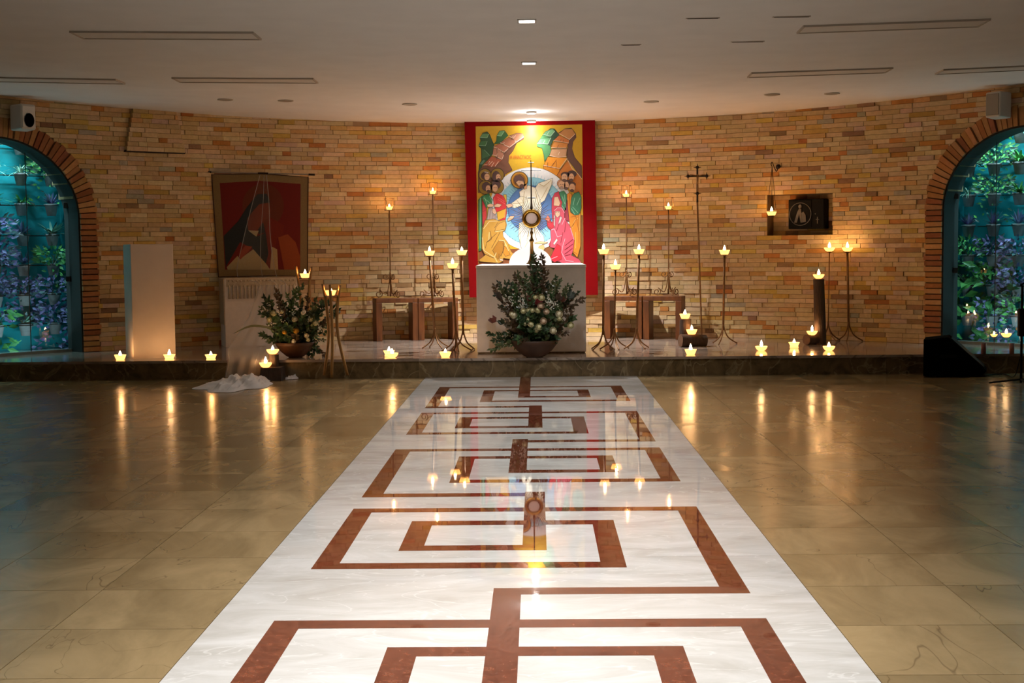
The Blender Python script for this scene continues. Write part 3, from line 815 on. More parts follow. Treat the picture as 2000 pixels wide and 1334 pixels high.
def E(z, col, c, rx, ry, lv, n=24): P(z, col, [(c[0]+rx*math.cos(2*PI*i/n), c[1]+ry*math.sin(2*PI*i/n)) for i in range(n)], lv)
def SK(z, col, pts, w, lv):
    q = [Vector((*p, 0)) for p in pts]
    for a, b in zip(q[:-1], q[1:]):
        n = Vector((-(b-a).y, (b-a).x, 0)).normalized()*w/2
        P(z, col, [(a+n)[:2], (b+n)[:2], (b-n)[:2], (a-n)[:2]], lv, 0)
MB().prism([ip(929,247,0.001), ip(1137,243,0.001), ip(1140,527,0.001), ip(934,527,0.001)], (0, 0.003, 0), (186,146,20)).build('gold_ground', M['paint'], t, IO)
# ground
flat([(934,486),(1139,486),(1140,527),(934,527)], (128,66,18), 0)
flat([(1124,420),(1138.5,420),(1140,527),(1122,527)], (128,86,26), 1)
# rocks on the left
P('A', (112,68,46), [(250,780),(610,540),(700,470),(860,350),(780,520),(705,610),(695,740),(770,880),(630,960),(600,1100),(560,1300),(130,1300),(130,920),(150,870)], 0)
P('A', (112,68,46), [(980,270),(985,300),(860,370),(700,500),(600,600),(615,545),(715,455)], 1)
for pts, c in (([(705,245),(850,190),(965,200),(990,260),(850,355),(800,320)], (182,124,92)), ([(540,365),(700,270),(860,350),(715,455),(600,400)], (170,104,74)),
               ([(420,440),(540,385),(710,460),(615,550),(500,480)], (168,100,70)), ([(410,470),(500,480),(610,570),(600,660),(575,680),(395,600)], (174,116,88)),
               ([(235,785),(380,620),(580,690),(450,815),(370,820)], (164,82,50))): P('A', c, pts, 2)
for s in ([(705,250),(760,275),(790,240)], [(810,330),(850,355),(980,260)], [(780,290),(830,235)], [(540,370),(600,388),(620,365)], [(610,405),(715,455),(850,352)], [(420,445),(490,470)], [(500,480),(615,548),(690,480)],
          [(395,595),(480,620),(490,570)], [(480,630),(575,680),(605,600)], [(240,785),(300,780),(350,710)], [(330,785),(400,715)], [(375,820),(430,735)], [(445,812),(510,720)]): SK('A', (228,196,172), s, 11, 3)
for s in ([(480,480),(490,640),(470,690)], [(760,280),(745,320)], [(300,790),(330,720)], [(570,510),(560,560)]): SK('A', (60,34,24), s, 7, 3)
P('A', (30,74,38), [(165,275),(220,190),(300,165),(350,220),(410,370),(430,400),(400,590),(350,640),(230,770),(180,850),(140,905),(150,780),(195,700),(190,480),(140,430),(175,400),(180,320)], 2)
P('A', (92,140,94), [(165,270),(220,195),(330,200),(300,278)], 3); P('A', (58,108,60), [(140,418),(180,340),(290,330),(270,425)], 3); P('A', (84,128,104), [(150,775),(230,680),(270,700),(215,775)], 3)
P('A', (56,100,60), [(200,480),(260,500),(350,620),(300,640),(200,680)], 3)
SK('A', (150,190,160), [(165,270),(300,278),(330,205)], 8, 4); SK('A', (150,190,160), [(140,418),(270,425),(300,340)], 8, 4); SK('A', (120,160,130), [(245,500),(350,610)], 8, 4)
P('A', (40,98,48), [(480,240),(530,150),(620,140),(690,235),(600,320),(540,380),(430,395),(470,340)], 2)
P('A', (100,158,104), [(485,235),(530,155),(625,148),(560,245)], 3); SK('A', (170,205,170), [(485,235),(560,245),(620,155)], 8, 4)
# rocks on the right
P('B', (96,62,46), [(580,190),(700,110),(820,95),(900,200),(908,270),(850,350),(830,480),(880,640),(1012,800),(1016,1040),(760,690),(730,640),(760,380),(770,310)], 1)
P('B', (70,130,76), [(175,380),(290,220),(430,105),(500,110),(590,220),(480,330),(430,430),(440,520),(410,600),(320,720),(305,600),(270,470),(180,440)], 2)
P('B', (36,76,52), [(500,112),(590,220),(480,330),(430,430),(375,400),(440,275),(520,150)], 3)
P('B', (112,172,122), [(290,215),(340,160),(470,110),(510,160),(430,250)], 4); P('B', (96,156,104), [(185,375),(240,300),(440,270),(380,398),(300,390)], 4)
SK('B', (190,222,196), [(290,215),(430,248),(512,155)], 9, 5); SK('B', (190,222,196), [(183,380),(380,396),(438,275)], 9, 5); SK('B', (190,222,196), [(365,225),(410,150)], 8, 5); SK('B', (190,222,196), [(290,385),(330,320)], 8, 5)
for pts, c in (([(590,200),(690,115),(830,110),(890,200),(780,310)], (194,132,72)), ([(485,330),(590,230),(780,320),(770,375)], (204,118,52)), ([(440,460),(500,350),(760,380),(730,465)], (204,130,54)),
               ([(410,610),(450,490),(740,480),(720,630),(580,640)], (194,146,104)), ([(300,790),(380,630),(740,655),(600,850)], (226,142,24))): P('B', c, pts, 4)
P('B', (212,132,14), [(295,850),(300,792),(600,852),(600,900),(545,985),(400,900)], 3)
P('B', (188,108,22), [(600,895),(750,690),(830,850),(950,960),(1016,1050),(1018,1334),(900,1334),(600,1020),(545,985)], 3)
for s in ([(300,790),(600,850),(740,660)], [(410,610),(570,640),(730,625)], [(440,460),(560,470),(725,465)], [(485,330),(600,345),(770,375)], [(590,200),(700,260),(780,310),(890,205)], [(570,600),(600,540)], [(750,690),(830,850),(950,960),(1016,1050)]): SK('B', (242,208,176), s, 10, 5)
for s in ([(440,820),(540,690)], [(375,830),(380,735)], [(530,860),(545,720)], [(600,885),(745,700)], [(610,345),(630,300)], [(660,360),(680,315)], [(550,470),(580,410)]): SK('B', (84,50,26), s, 7, 5)
# mandorla
def circ(c, r, col, lv, n=56): flat([(c[0]+r*math.cos(2*PI*i/n), c[1]+r*math.sin(2*PI*i/n)) for i in range(n)], col, lv)
circ((1037,408), 81, (240,242,244), 3); circ((1037,412), 66, (140,198,216), 4); circ((1037,408), 46, (72,112,166), 5)
for i in range(64):
    a = 2*PI*i/64; r0, r1 = 44, 54
    SK('A', (96,150,190), [((1037+r0*math.cos(a)-920)*K, (408+r0*math.sin(a)-240)*K), ((1037+r1*math.cos(a)-920)*K, (408+r1*math.sin(a)-240)*K)], 10, 5)
    r0, r1 = 64, 72
    SK('A', (176,214,228), [((1037+r0*math.cos(a)-920)*K, (412+r0*math.sin(a)-240)*K), ((1037+r1*math.cos(a)-920)*K, (412+r1*math.sin(a)-240)*K)], 10, 4)
# central figure in white
def Q(col, pts, lv, edge=0.62): flat([(880+x/4.169, 220+y/4.169) for x, y in pts], col, lv, edge)
def QS(col, pts, w, lv):
    q = [Vector((*p, 0)) for p in pts]
    for a, b in zip(q[:-1], q[1:]):
        n = Vector((-(b-a).y, (b-a).x, 0)).normalized()*w/2
        Q(col, [(a+n)[:2], (b+n)[:2], (b-n)[:2], (a-n)[:2]], lv, 0)
Q((246,240,216), [(690,612),(715,575),(830,535),(822,590),(765,715),(722,745),(700,670)], 7)
Q((250,244,222), [(560,645),(635,592),(690,612),(725,700),(742,770),(725,880),(700,930),(760,1010),(765,1060),(700,1112),(590,1128),(568,1080),(552,985),(560,900),(600,880),(585,800)], 8)
Q((246,238,210), [(575,680),(500,735),(480,762),(520,778),(600,750),(610,690)], 9)
for s in ([(600,640),(590,760),(600,880)], [(690,640),(720,760),(705,900)], [(720,580),(760,600),(820,550)], [(740,700),(790,610)], [(640,930),(630,1050),(590,1125)], [(680,930),(700,1040)], [(500,742),(590,735)], [(560,900),(570,1080)]): QS((196,176,130), s, 5, 10)
E('A', (70,44,20), (900,1065), 160, 160, 8); E('A', (198,136,24), (900,1065), 151, 151, 9); E('A', (160,102,18), (900,1065), 112, 112, 10)
P('A', (92,58,52), [(795,1060),(830,990),(910,968),(985,1035),(1000,1120),(960,1100),(850,1100),(825,1130)], 11)
P('A', (226,182,142), [(835,1105),(880,1072),(970,1080),(988,1140),(965,1215),(930,1228),(875,1160)], 12)
P('A', (94,58,50), [(905,1160),(940,1140),(975,1150),(972,1195),(932,1222),(905,1195)], 13); SK('A', (60,36,30), [(885,1108),(925,1100)], 7, 13); SK('A', (60,36,30), [(940,1098),(970,1098)], 7, 13)
P('A', (226,170,120), [(975,1130),(1040,1140),(1040,1220),(990,1240)], 9)
P('D', (224,176,116), [(180,1050),(220,960),(300,925),(325,1000),(270,1095)], 9); P('D', (232,190,140), [(130,900),(240,870),(380,890),(330,915),(160,920)], 10)
P('D', (128,72,20), [(300,1090),(330,1000),(430,960),(500,1060),(420,1200)], 8)
# people on the left
for c, r in (((260,970),112), ((490,970),122), ((270,1200),126), ((480,1190),126)): E('A', (60,44,8), c, r+6, r+6, 8); E('A', (138,106,14), c, r, r, 9)
for (hc, hx, hy), (fc, fx, fy), beard in ((((262,985),72,72),((298,1005),50,66),False), (((468,1000),72,100),((508,1010),46,62),True), (((285,1185),78,82),((318,1225),46,66),True), (((470,1150),82,78),((448,1215),52,70),False)):
    E('A', (72,42,40), hc, hx, hy, 10); E('A', (216,168,132), fc, fx, fy, 11)
    if beard: E('A', (76,44,38), (fc[0]+6, fc[1]+48), 30, 26, 12)
    for dx in (-16, 20): SK('A', (60,36,30), [(fc[0]+dx-12, fc[1]-8), (fc[0]+dx+10, fc[1]-10)], 7, 12)
P('A', (240,220,210), [(245,905),(330,920),(320,935),(250,920)], 12)
P('C', (46,112,62), [(135,100),(205,30),(205,560),(195,1040),(150,1055)], 9); P('C', (190,40,42), [(205,100),(290,240),(290,420),(215,610)], 9)
P('C', (36,112,62), [(200,30),(330,-20),(400,100),(380,190),(310,200),(285,260)], 10)
P('C', (206,32,38), [(410,60),(480,-30),(590,20),(640,100),(660,200),(665,350),(640,470),(540,495),(460,300),(430,200)], 9)
P('C', (216,162,34), [(480,330),(655,255),(640,420),(500,482)], 10); P('C', (222,180,60), [(600,0),(660,0),(665,170),(635,110)], 8)
for pts in ([(300,200),(350,165),(430,190),(400,230),(310,235)], [(430,205),(490,165),(575,190),(530,235),(430,232)], [(640,190),(740,165),(790,215),(690,250)], [(680,460),(730,400),(812,400),(770,460),(690,495)]): P('C', (228,182,146), pts, 12)
for s in ([(230,60),(370,170)], [(250,40),(300,190)], [(340,20),(390,130)]): SK('C', (150,200,160), s, 7, 11)
for s in ([(440,60),(450,190)], [(480,40),(620,130)], [(500,90),(640,180)], [(640,260),(620,440)]): SK('C', (240,120,110), s, 7, 11)
SK('C', (130,190,150), [(175,60),(170,1000)], 12, 10); SK('C', (130,24,28), [(215,320),(280,290)], 7, 10)
P('C', (156,136,130), [(320,260),(400,240),(480,420),(470,480),(290,490),(310,380)], 12); P('C', (220,176,140), [(400,265),(445,260),(480,340),(440,372),(395,330)], 13)
for s in ([(340,290),(320,450)], [(380,300),(370,460)], [(430,400),(420,470)]): SK('C', (196,180,174), s, 8, 13)
P('C', (194,144,48), [(260,480),(420,450),(520,490),(640,470),(665,560),(640,660),(590,690),(600,780),(690,900),(710,970),(750,1060),(812,1120),(720,1200),(600,1180),(600,1240),(520,1275),(160,1245),(155,1210),(260,1130),(200,1000),(205,740),(230,600)], 13)
P('C', (168,112,14), [(400,1040),(520,850),(620,880),(590,1080),(500,1210)], 14); P('C', (206,154,64), [(470,600),(520,540),(640,490),(640,640),(440,682)], 14); P('C', (214,130,24), [(620,960),(680,1020),(730,1120),(640,1150),(600,1080)], 14)
for s in ([(360,680),(380,830),(290,890),(270,1000)], [(540,700),(380,1000)], [(500,520),(440,620)], [(480,720),(300,880)], [(250,1100),(420,1180)], [(590,900),(610,1000),(560,1150)], [(520,1100),(520,1190)], [(205,740),(200,1000),(260,1120)]): SK('C', (92,56,12), s, 8, 15)
for s in ([(230,640),(340,500),(500,490)], [(212,800),(240,1040),(440,1170),(490,1260)], [(520,850),(620,860),(650,960)], [(450,690),(610,668)], [(340,700),(330,860)], [(640,900),(700,1050)], [(470,1080),(430,1180)]): SK('C', (238,208,144), s, 12, 15)
P('C', (228,182,146), [(530,1190),(590,1200),(600,1240),(540,1230)], 15)
# people on the right
for (hc, hx, hy), (fc, fx, fy), bc in ((((705,965),78,48),((690,1015),56,72),(70,44,40)), (((830,950),84,60),((820,1010),48,72),(70,44,40)), (((740,1100),56,34),((728,1165),46,72),(76,48,40)), (((832,1145),68,44),((832,1205),58,76),(84,50,38)), (((620,1130),68,70),((640,1155),66,82),(214,150,110))):
    E('B', bc, hc, hx, hy, 10); E('B', (224,174,134), fc, fx, fy, 11)
    E('B', (92,62,52) if fc[0] != 640 else (170,140,124), (fc[0]-4, fc[1]+56), 34, 26, 12)
    for dx in (-24, 14): SK('B', (60,36,30), [(fc[0]+dx-10, fc[1]-10), (fc[0]+dx+14, fc[1]-8)], 7, 12)
P('D', (188,42,62), [(455,80),(510,-30),(590,-60),(620,100),(720,200),(765,500),(700,480),(600,260),(470,490),(452,300)], 9); P('D', (232,192,156), [(500,50),(570,40),(612,160),(590,215),(490,205)], 11)
P('D', (50,122,82), [(585,-40),(680,-70),(735,0),(722,290),(680,292),(630,210),(650,150)], 10); P('D', (152,40,60), [(690,300),(735,100),(780,500),(720,480)], 10)
P('D', (216,132,22), [(735,0),(780,-40),(830,0),(800,330),(880,382),(992,340),(988,700),(990,960),(930,1175),(830,1060),(870,850),(790,600),(768,400)], 9)
P('D', (50,122,86), [(820,60),(870,-20),(960,-50),(1002,40),(1002,260),(960,372),(880,384),(800,312),(800,220)], 10)
for s in ([(640,20),(700,180)], [(690,0),(710,240)], [(640,200),(690,280)], [(840,230),(940,340)], [(820,260),(880,370)], [(880,60),(850,200)], [(980,60),(920,200)]): SK('D', (150,204,172), s, 8, 12)
for s in ([(800,420),(900,400),(960,700)], [(820,620),(900,470)], [(960,380),(960,900)], [(850,1060),(930,1110)], [(780,20),(790,300)]): SK('D', (150,80,10), s, 8, 11)
for s in ([(830,620),(880,480),(940,440)], [(975,360),(970,680)], [(900,700),(900,1000)]): SK('D', (244,188,96), s, 9, 11)
P('D', (202,74,94), [(490,330),(520,260),(570,235),(640,240),(690,320),(690,430),(800,600),(872,830),(850,1040),(820,1130),(960,1200),(1005,1270),(640,1275),(590,1245),(470,1245),(415,1200),(480,1060),(540,1000),(430,985),(398,930),(440,850),(430,660),(370,600),(358,500),(400,440),(460,520),(500,430)], 13)
P('D', (204,24,44), [(550,920),(620,960),(640,1200),(500,1262),(420,1192),(480,1060)], 14); P('D', (196,30,48), [(365,500),(400,445),(450,520),(500,470),(500,600),(430,650),(375,590)], 14)
P('D', (226,180,150), [(515,310),(605,310),(605,385),(562,432),(520,392)], 15); P('D', (188,166,160), [(490,370),(518,400),(515,620),(488,560)], 15); P('D', (214,196,190), [(610,400),(645,430),(600,560),(575,540)], 15)
P('D', (214,110,92), [(328,460),(380,385),(425,450),(395,505)], 15); P('D', (240,224,210), [(480,910),(545,815),(565,850),(500,940)], 15)
for dx in (535, 578): SK('D', (60,30,30), [(dx-14,330),(dx+14,328)], 8, 16)
for s in ([(500,300),(560,245),(640,250),(690,340)], [(440,660),(500,640),(560,790),(640,760)], [(660,960),(636,1080),(720,1230),(860,1245)], [(700,820),(650,980)], [(800,620),(868,840)], [(700,440),(640,560)], [(440,1200),(560,1150)]): SK('D', (240,160,174), s, 12, 16)
for s in ([(850,830),(700,950)], [(845,920),(690,1030)], [(835,1000),(690,1110)], [(720,500),(690,700)], [(600,520),(540,680)], [(660,700),(620,900)], [(430,860),(420,960)], [(700,1140),(800,1110)]): SK('D', (142,26,46), s, 11, 16)
P('D', (60,128,50), [(820,1090),(880,1175),(805,1175)], 12)
pt.build('painted_scene', M['paint'], t, IO, fix=False)
# red title lettering on the gold
cu = bpy.data.curves.new('title', 'FONT'); cu.body = 'H ANACTACIC'; cu.size = 1.0
to = bpy.data.objects.new('title_tmp', cu); COL.objects.link(to)
me = bpy.data.meshes.new_from_object(to.evaluated_get(bpy.context.evaluated_depsgraph_get())); bpy.data.objects.remove(to)
xs2 = [v.co.x for v in me.vertices]; ys2 = [v.co.y for v in me.vertices]
A0, A1 = ip(996.5, 310.5), ip(1037.5, 303)
for v in me.vertices:
    fx = (v.co.x-min(xs2))/(max(xs2)-min(xs2)); fy = (v.co.y-min(ys2))/(max(ys2)-min(ys2))
    v.co = Vector((A0.x+(A1.x-A0.x)*fx, IY-0.004, A0.z+(A1.z-A0.z)*fy))-IO
me.materials.clear(); me.materials.append(pm('title_red', (190,70,16), 0.6))
link('title_lettering', me, t)
# ================================================================== WOODEN STOOLS
def stool(px0, px1, pyb, pytop, label, dy=0.0):
    # front face seen between two pixel columns, foot line at pyb, top at pytop; turned to follow the curved wall
    c = pl((px0+px1)/2, pyb); th = theta(c); rz = 0.27 if th < 0 else -0.27
    w = (at(px1, pyb, c.y).x-at(px0, pyb, c.y).x)/math.cos(rz); h = at((px0+px1)/2, pytop, c.y).z-STEP_H
    d = 0.27; e = 0.068; tp = 0.05
    ax = Vector((math.cos(rz), math.sin(rz), 0)); ay = Vector((-math.sin(rz), math.cos(rz), 0))
    t = thing('wooden_stool', label, 'stool', c+ay*(d/2), rz, 'open oak stools against the brick wall')
    MB().bevbox(-w/2, w/2, -d/2, d/2, h-tp, h, 0.004).build('seat', M['wood'], t)
    for sx in (-1, 1):
        x0, x1 = (-w/2, -w/2+e) if sx < 0 else (w/2-e, w/2)
        MB().bevbox(x0, x1, -d/2, d/2, 0.0, h-tp, 0.004).build('side_panel', M['wood'], t)
    return t, h
st = []
st.append(stool(737, 817, 666, 583, 'oak stool left of the altar, farther from it'))
st.append(stool(819, 895, 664, 582, 'oak stool left of the altar, next to it'))
st.append(stool(1181, 1253, 662, 579, 'oak stool right of the altar, next to it'))
st.append(stool(1257, 1330, 663.5, 579, 'oak stool right of the altar, by the small logs'))

# ================================================================== TALL SCROLL-FOOTED LANTERN STANDS on the stools
def spiral(c, r0, turns, ux, uz, a0, n=22):
    out = []
    for i in range(n+1):
        q = i/n; a = a0+turns*2*PI*q; r = r0*(1-0.72*q)
        out.append(c+ux*(r*math.cos(a))+uz*(r*math.sin(a)))
    return out
def lantern(si, px, pytop, label, clabel):
    t0, h = st[si]; b = at(px, 580, t0.location.y-0.02)
    base = Vector((b.x, t0.location.y-0.02, STEP_H+h))
    t = thing('lantern_stand', label, 'candle stand', base, t0.rotation_euler.z, 'scroll-footed candle stands on stools')
    H = at(px, pytop, base.y).z-base.z           # tray height
    MB().tube([(0,0,0.02), (0,0,H)], 0.0065, 8).build('rod', M['iron'], t, smooth=True)
    for k in range(3):
        a = -PI/2+2*PI*k/3+PI/6; u = Vector((math.cos(a), math.sin(a), 0)); z = Vector((0,0,1))
        path = spiral(u*0.135+z*0.050, 0.046, 1.35, u, z, PI*0.6)
        mid = smooth_path([u*0.004+z*0.30, u*0.014+z*0.17, u*0.050+z*0.05, path[0]], 5)
        sl = MB().tube(mid[:-1]+path, 0.0055, 6).build('scroll_leg', M['iron'], t, smooth=True)
        p2 = spiral(u*0.052+z*0.25, 0.040, 1.2, u, z, PI)
        MB().tube(p2, 0.005, 6).build('scroll', M['iron'], sl, smooth=True)
    s = 0.046
    MB().bevbox(-s, s, -s, s, H, H+0.006, 0.002).build('tray', M['iron'], t)
    m = MB()
    for zz in (0.135,):
        q = [(-s,-s,H+zz), (s,-s,H+zz), (s,s,H+zz), (-s,s,H+zz)]
        for i in range(4): m.tube([q[i], q[(i+1) % 4]], 0.0028, 5)
    for x in (-s, s):
        for y in (-s, s): m.tube([(x,y,H), (x,y,H+0.135)], 0.0028, 5)
    m.build('cage', M['iron'], t)
    candle((base.x, base.y, base.z+H+0.006), clabel, 0, sc=0.72, w=2.4)
lantern(0, 763, 411, 'thin caged candle stand on the stool farther left of the altar', 'candle in the cage of the leftmost tall stand')
lantern(1, 848, 380, 'thin caged candle stand on the stool just left of the altar', 'candle in the cage of the tall stand nearest the icon on its left')
lantern(2, 1224, 386, 'thin caged candle stand on the stool just right of the altar', 'candle in the cage of the tall stand nearest the icon on its right')
lantern(3, 1306, 410, 'thin caged candle stand on the stool by the small logs', 'candle in the cage of the rightmost tall stand on a stool')

# ================================================================== FLOOR CANDLE STANDS
def floor_stand(bx, by, tx, ty, label, clabel, r=0.012, spread=0.155, rot=0.0, kind=0, nleg=4, jun=0.15, w=1.0):
    b = pl(bx, by); top = at(tx, ty, b.y)
    t = thing('candle_stand', label, 'candle stand', b, 0, 'floor candle stands')
    T = top-b
    J = T*(jun/T.z)
    MB().tube([J, T], r, 10).build('rod', M['iron'], t, smooth=True)
    for k in range(nleg):
        a = rot+2*PI*k/nleg; u = Vector((math.cos(a), math.sin(a), 0))
        MB().tube(smooth_path([J+Vector((0,0,0.06))+u*r*0.5, J+u*(r+0.004), J*0.45+u*spread*0.38, u*spread+Vector((0,0,0.006))], 5), 0.0068, 6).build('leg', M['iron'], t, smooth=True)
    MB().lathe([(0.0,-0.012), (r*1.3,-0.012), (r*1.4,-0.006), (0.042,0.0), (0.044,0.004), (0.0,0.003)], 18, T).build('tray', M['iron'], t, smooth=True)
    candle(b+T+Vector((0,0,0.004)), clabel, kind, w=w)
floor_stand(851, 680, 839, 500, 'iron candle stand left of the altar, leftmost of the trio', 'candle on the leftmost stand of the left trio', rot=0.5)
floor_stand(892, 686, 884, 525, 'short iron candle stand left of the altar, lowest of the trio', 'candle on the lowest stand of the left trio', rot=0.2)
floor_stand(905, 682, 902, 499, 'iron candle stand left of the altar, touching its side', 'candle on the stand beside the left edge of the altar', rot=0.9)
floor_stand(1178, 683, 1179, 497, 'iron candle stand right of the altar, touching its side', 'candle on the stand beside the right edge of the altar', rot=0.8)
floor_stand(1200, 682, 1202, 527, 'short iron candle stand right of the altar, lowest of the trio', 'candle on the lowest stand of the right trio', rot=0.25, r=0.008)
floor_stand(1243, 681, 1248, 497, 'iron candle stand right of the altar, outermost of the trio', 'candle on the outermost stand of the right trio', rot=0.55)
floor_stand(1412, 672, 1415, 498, 'iron candle stand standing alone right of the processional cross', 'candle on the lone stand right of the processional cross', rot=0.1, nleg=3)
floor_stand(1617, 666, 1620, 492, 'slender candle stand right behind the tall log', 'candle on the slender stand behind the tall log', rot=0.4, r=0.006, kind=1, w=0.7)
floor_stand(1658, 667, 1655, 492, 'iron candle stand nearest the right window', 'candle on the stand nearest the right window', rot=0.15, kind=1, nleg=3, w=0.7)

# ================================================================== LOGS
def bark_log(name, p0, p1, r0, r1, label, n=18):
    p0, p1 = Vector(p0), Vector(p1); c = p0
    t = thing(name, label, 'log', c)
    d = p1-p0; m = MB(); k = 8; base = []
    ux = d.orthogonal().normalized(); uy = d.normalized().cross(ux)
    ph = [random.uniform(-0.05, 0.05) for _ in range(n)]
    pts = []
    for i in range(k+1):
        q = i/k; r = r0+(r1-r0)*q
        pts += [d*q+(ux*math.cos(2*PI*j/n)+uy*math.sin(2*PI*j/n))*r*(1+ph[j]+random.uniform(-0.02, 0.02)) for j in range(n)]
    fs = [(i*n+j, i*n+(j+1) % n, (i+1)*n+(j+1) % n, (i+1)*n+j) for i in range(k) for j in range(n)]
    m.add(pts, fs); m.build('bark', M['dark_wood'], t, smooth=True)
    for q, r in ((0.0, r0), (1.0, r1)):
        e = MB().add([d*q+(ux*math.cos(2*PI*j/n)+uy*math.sin(2*PI*j/n))*r*(1+ph[j])*0.985 for j in range(n)]+[d*q+d.normalized()*(0.004 if q else -0.004)], [(j, (j+1) % n, n) for j in range(n)])
        e.build('cut_end', M['cutwood'], t)
    return t
M['cutwood'] = pm('cut_wood', (104,72,46), 0.8, 0.25, 12, bump=0.3)
# right group: tall log with a candle on top
b = pl(1602, 672); tp = at(1599, 545, b.y)
bark_log('standing_log', (b.x, b.y, STEP_H), tp, 0.062, 0.055, 'tall thin dark log standing upright at the right of the platform')
candle(tp+Vector((0,0,0.005)), 'candle on top of the tall upright log', 1)
b2 = pl(1586, 673); r = 0.052
bark_log('short_log', (b2.x-0.07, b2.y-0.05, STEP_H+r), (b2.x+0.07, b2.y+0.06, STEP_H+r), r, r*0.96, 'short dark log lying at the foot of the tall log')
candle((b2.x, b2.y, STEP_H+2*r-0.004), 'candle on the short log at the foot of the tall one', 1, sc=0.95)
# middle group by the stools
b3 = pl(1352, 678); r = 0.068
bark_log('short_log', (b3.x-0.12, b3.y+0.02, STEP_H+r), (b3.x+0.15, b3.y+0.10, STEP_H+r*0.9), r, r*0.9, 'thick dark log lying in front of the right stool')
p4 = at(1338, 668, b3.y+0.17)
bark_log('standing_log', (p4.x, p4.y, STEP_H), (p4.x+0.005, p4.y, at(1339,623,p4.y).z), 0.062, 0.058, 'short dark log standing upright in front of the right stool')
candle((p4.x, p4.y, at(1339,623,p4.y).z+0.003), 'candle on top of the short upright log by the right stool', 0)
pc = at(1351, 655, b3.y+0.05); candle((pc.x, b3.y+0.05, STEP_H+2*r-0.006), 'candle on the lying log by the right stool', 0)
# left group on the floor below the step
b5 = gp(527, 745)
t = thing('wooden_block', 'dark tapered wooden block on the floor by the crumpled tulle', 'block', (b5.x, b5.y+0.13, 0))
zt = at(527, 719, b5.y).z
w0 = (at(549,745,b5.y).x-at(505,745,b5.y).x)/2
MB().hexa([(-w0,-0.12,0),(w0,-0.12,0),(w0,0.12,0),(-w0,0.12,0),(-w0*0.84,-0.10,zt),(w0*0.92,-0.10,zt),(w0*0.92,0.11,zt),(-w0*0.84,0.11,zt)]).build('block_body', M['dark_wood'], t)
candle((at(519,719,b5.y+0.08).x, b5.y+0.08, zt), 'candle on the front of the dark block below the step', 1)
p6 = at(535, 718, b5.y+0.2); zz = at(533, 692, b5.y+0.2).z
bark_log('standing_log', (p6.x, b5.y+0.2, zt), (p6.x, b5.y+0.2, zz), 0.050, 0.050, 'short log standing on the dark block below the step')
candle((p6.x-0.008, b5.y+0.2, zz+0.002), 'candle on the short log above the dark block', 1)

# ================================================================== PROCESSIONAL CROSS
b = pl(1371, 667); top = at(1362, 322, b.y)
t = thing('processional_cross', 'dark bronze processional crucifix on a tall thin pole', 'cross', b)
T = top-b
zc = lambda py: at(1362, py, b.y)-b
MB().tube([Vector((0,0,0.0)), zc(395)], [0.008, 0.010], 10).build('pole', M['iron'], t, smooth=True)
MB().lathe([(0.05,0.0),(0.05,0.006),(0.015,0.012),(0.010,0.03)], 16).build('foot', M['iron'], t, smooth=True)
up = (zc(322)-zc(395)).normalized(); rt = Vector((1,0,0.0)); O = zc(344)
MB().tube([zc(395), zc(376), zc(326)], [0.011, 0.010, 0.010], 8).build('shaft', M['black_iron'], t)
S2 = b.y/F_PX
cb = MB().tube([O-rt*20*S2, O+rt*20*S2], 0.010, 8).build('cross_beam', M['black_iron'], t)
for c, dirs in ((O-rt*18*S2, (-rt, up, -up)), (O+rt*18*S2, (rt, up, -up)), (zc(327), (up, rt, -rt)), (zc(378), (rt, -rt))):
    m = MB().ball(c, 0.019, 10, 6)
    for d in dirs: m.tube([c, c+d*0.042], [0.008, 0.002], 6)
    m.build('finial', M['black_iron'], t, smooth=True)
m = MB()     # small corpus
f = Vector((0,-0.016,0))
m.ball(O+f+up*0.012, 0.011, 8, 6); m.tube([O+f, O+f-up*0.05, O+f-up*0.085], [0.012, 0.010, 0.009], 8)
m.tube([O+f-up*0.085, O+f-up*0.13+rt*0.004, O+f-up*0.17], [0.009, 0.007, 0.005], 8)
m.tube([O+f-up*0.004, O+f+rt*0.05+up*0.012, O+f+rt*0.085+up*0.018], [0.006, 0.005, 0.004], 6); m.tube([O+f-up*0.004, O+f-rt*0.05+up*0.012, O+f-rt*0.085+up*0.018], [0.006, 0.005, 0.004], 6)
m.build('corpus', M['iron'], cb, smooth=True)

# ================================================================== TABERNACLE IN ITS RECESS, HANGING LAMP
cn = cyl((NT0+NT1)/2, 0, 0.0)
tA, tB = onwall(1541, 418, 0.06), onwall(1610, 418, 0.06)
tcz0, tcz1 = onwall(1575, 447, 0.05).z, onwall(1575, 389, 0.05).z
tc = (tA+tB)/2; rz = -theta(tc)
t = thing('tabernacle', 'dark metal tabernacle box set in the square brick recess', 'tabernacle', (tc.x, tc.y, tcz0), rz)
w_ = (tB-tA).length; h_ = tcz1-tcz0
MB().bevbox(-w_/2, w_/2, -0.02, 0.15, 0, h_, 0.008).build('box', M['tabernacle'], t)
MB().bevbox(-w_/2+0.012, w_*0.16, -0.028, -0.02, 0.012, h_-0.012, 0.003).build('door', M['tabernacle'], t); dr_ = [o for o in t.children if o.name.startswith('door')][0]
c = Vector((-w_*0.15, -0.031, h_*0.5)); rr = h_*0.38
MB().tube([c+Vector((rr*math.cos(2*PI*i/36), 0, rr*math.sin(2*PI*i/36))) for i in range(36)], 0.004, 6, closed=True).build('medallion_ring', M['relief'], dr_, smooth=True)
m = MB(); u = rr
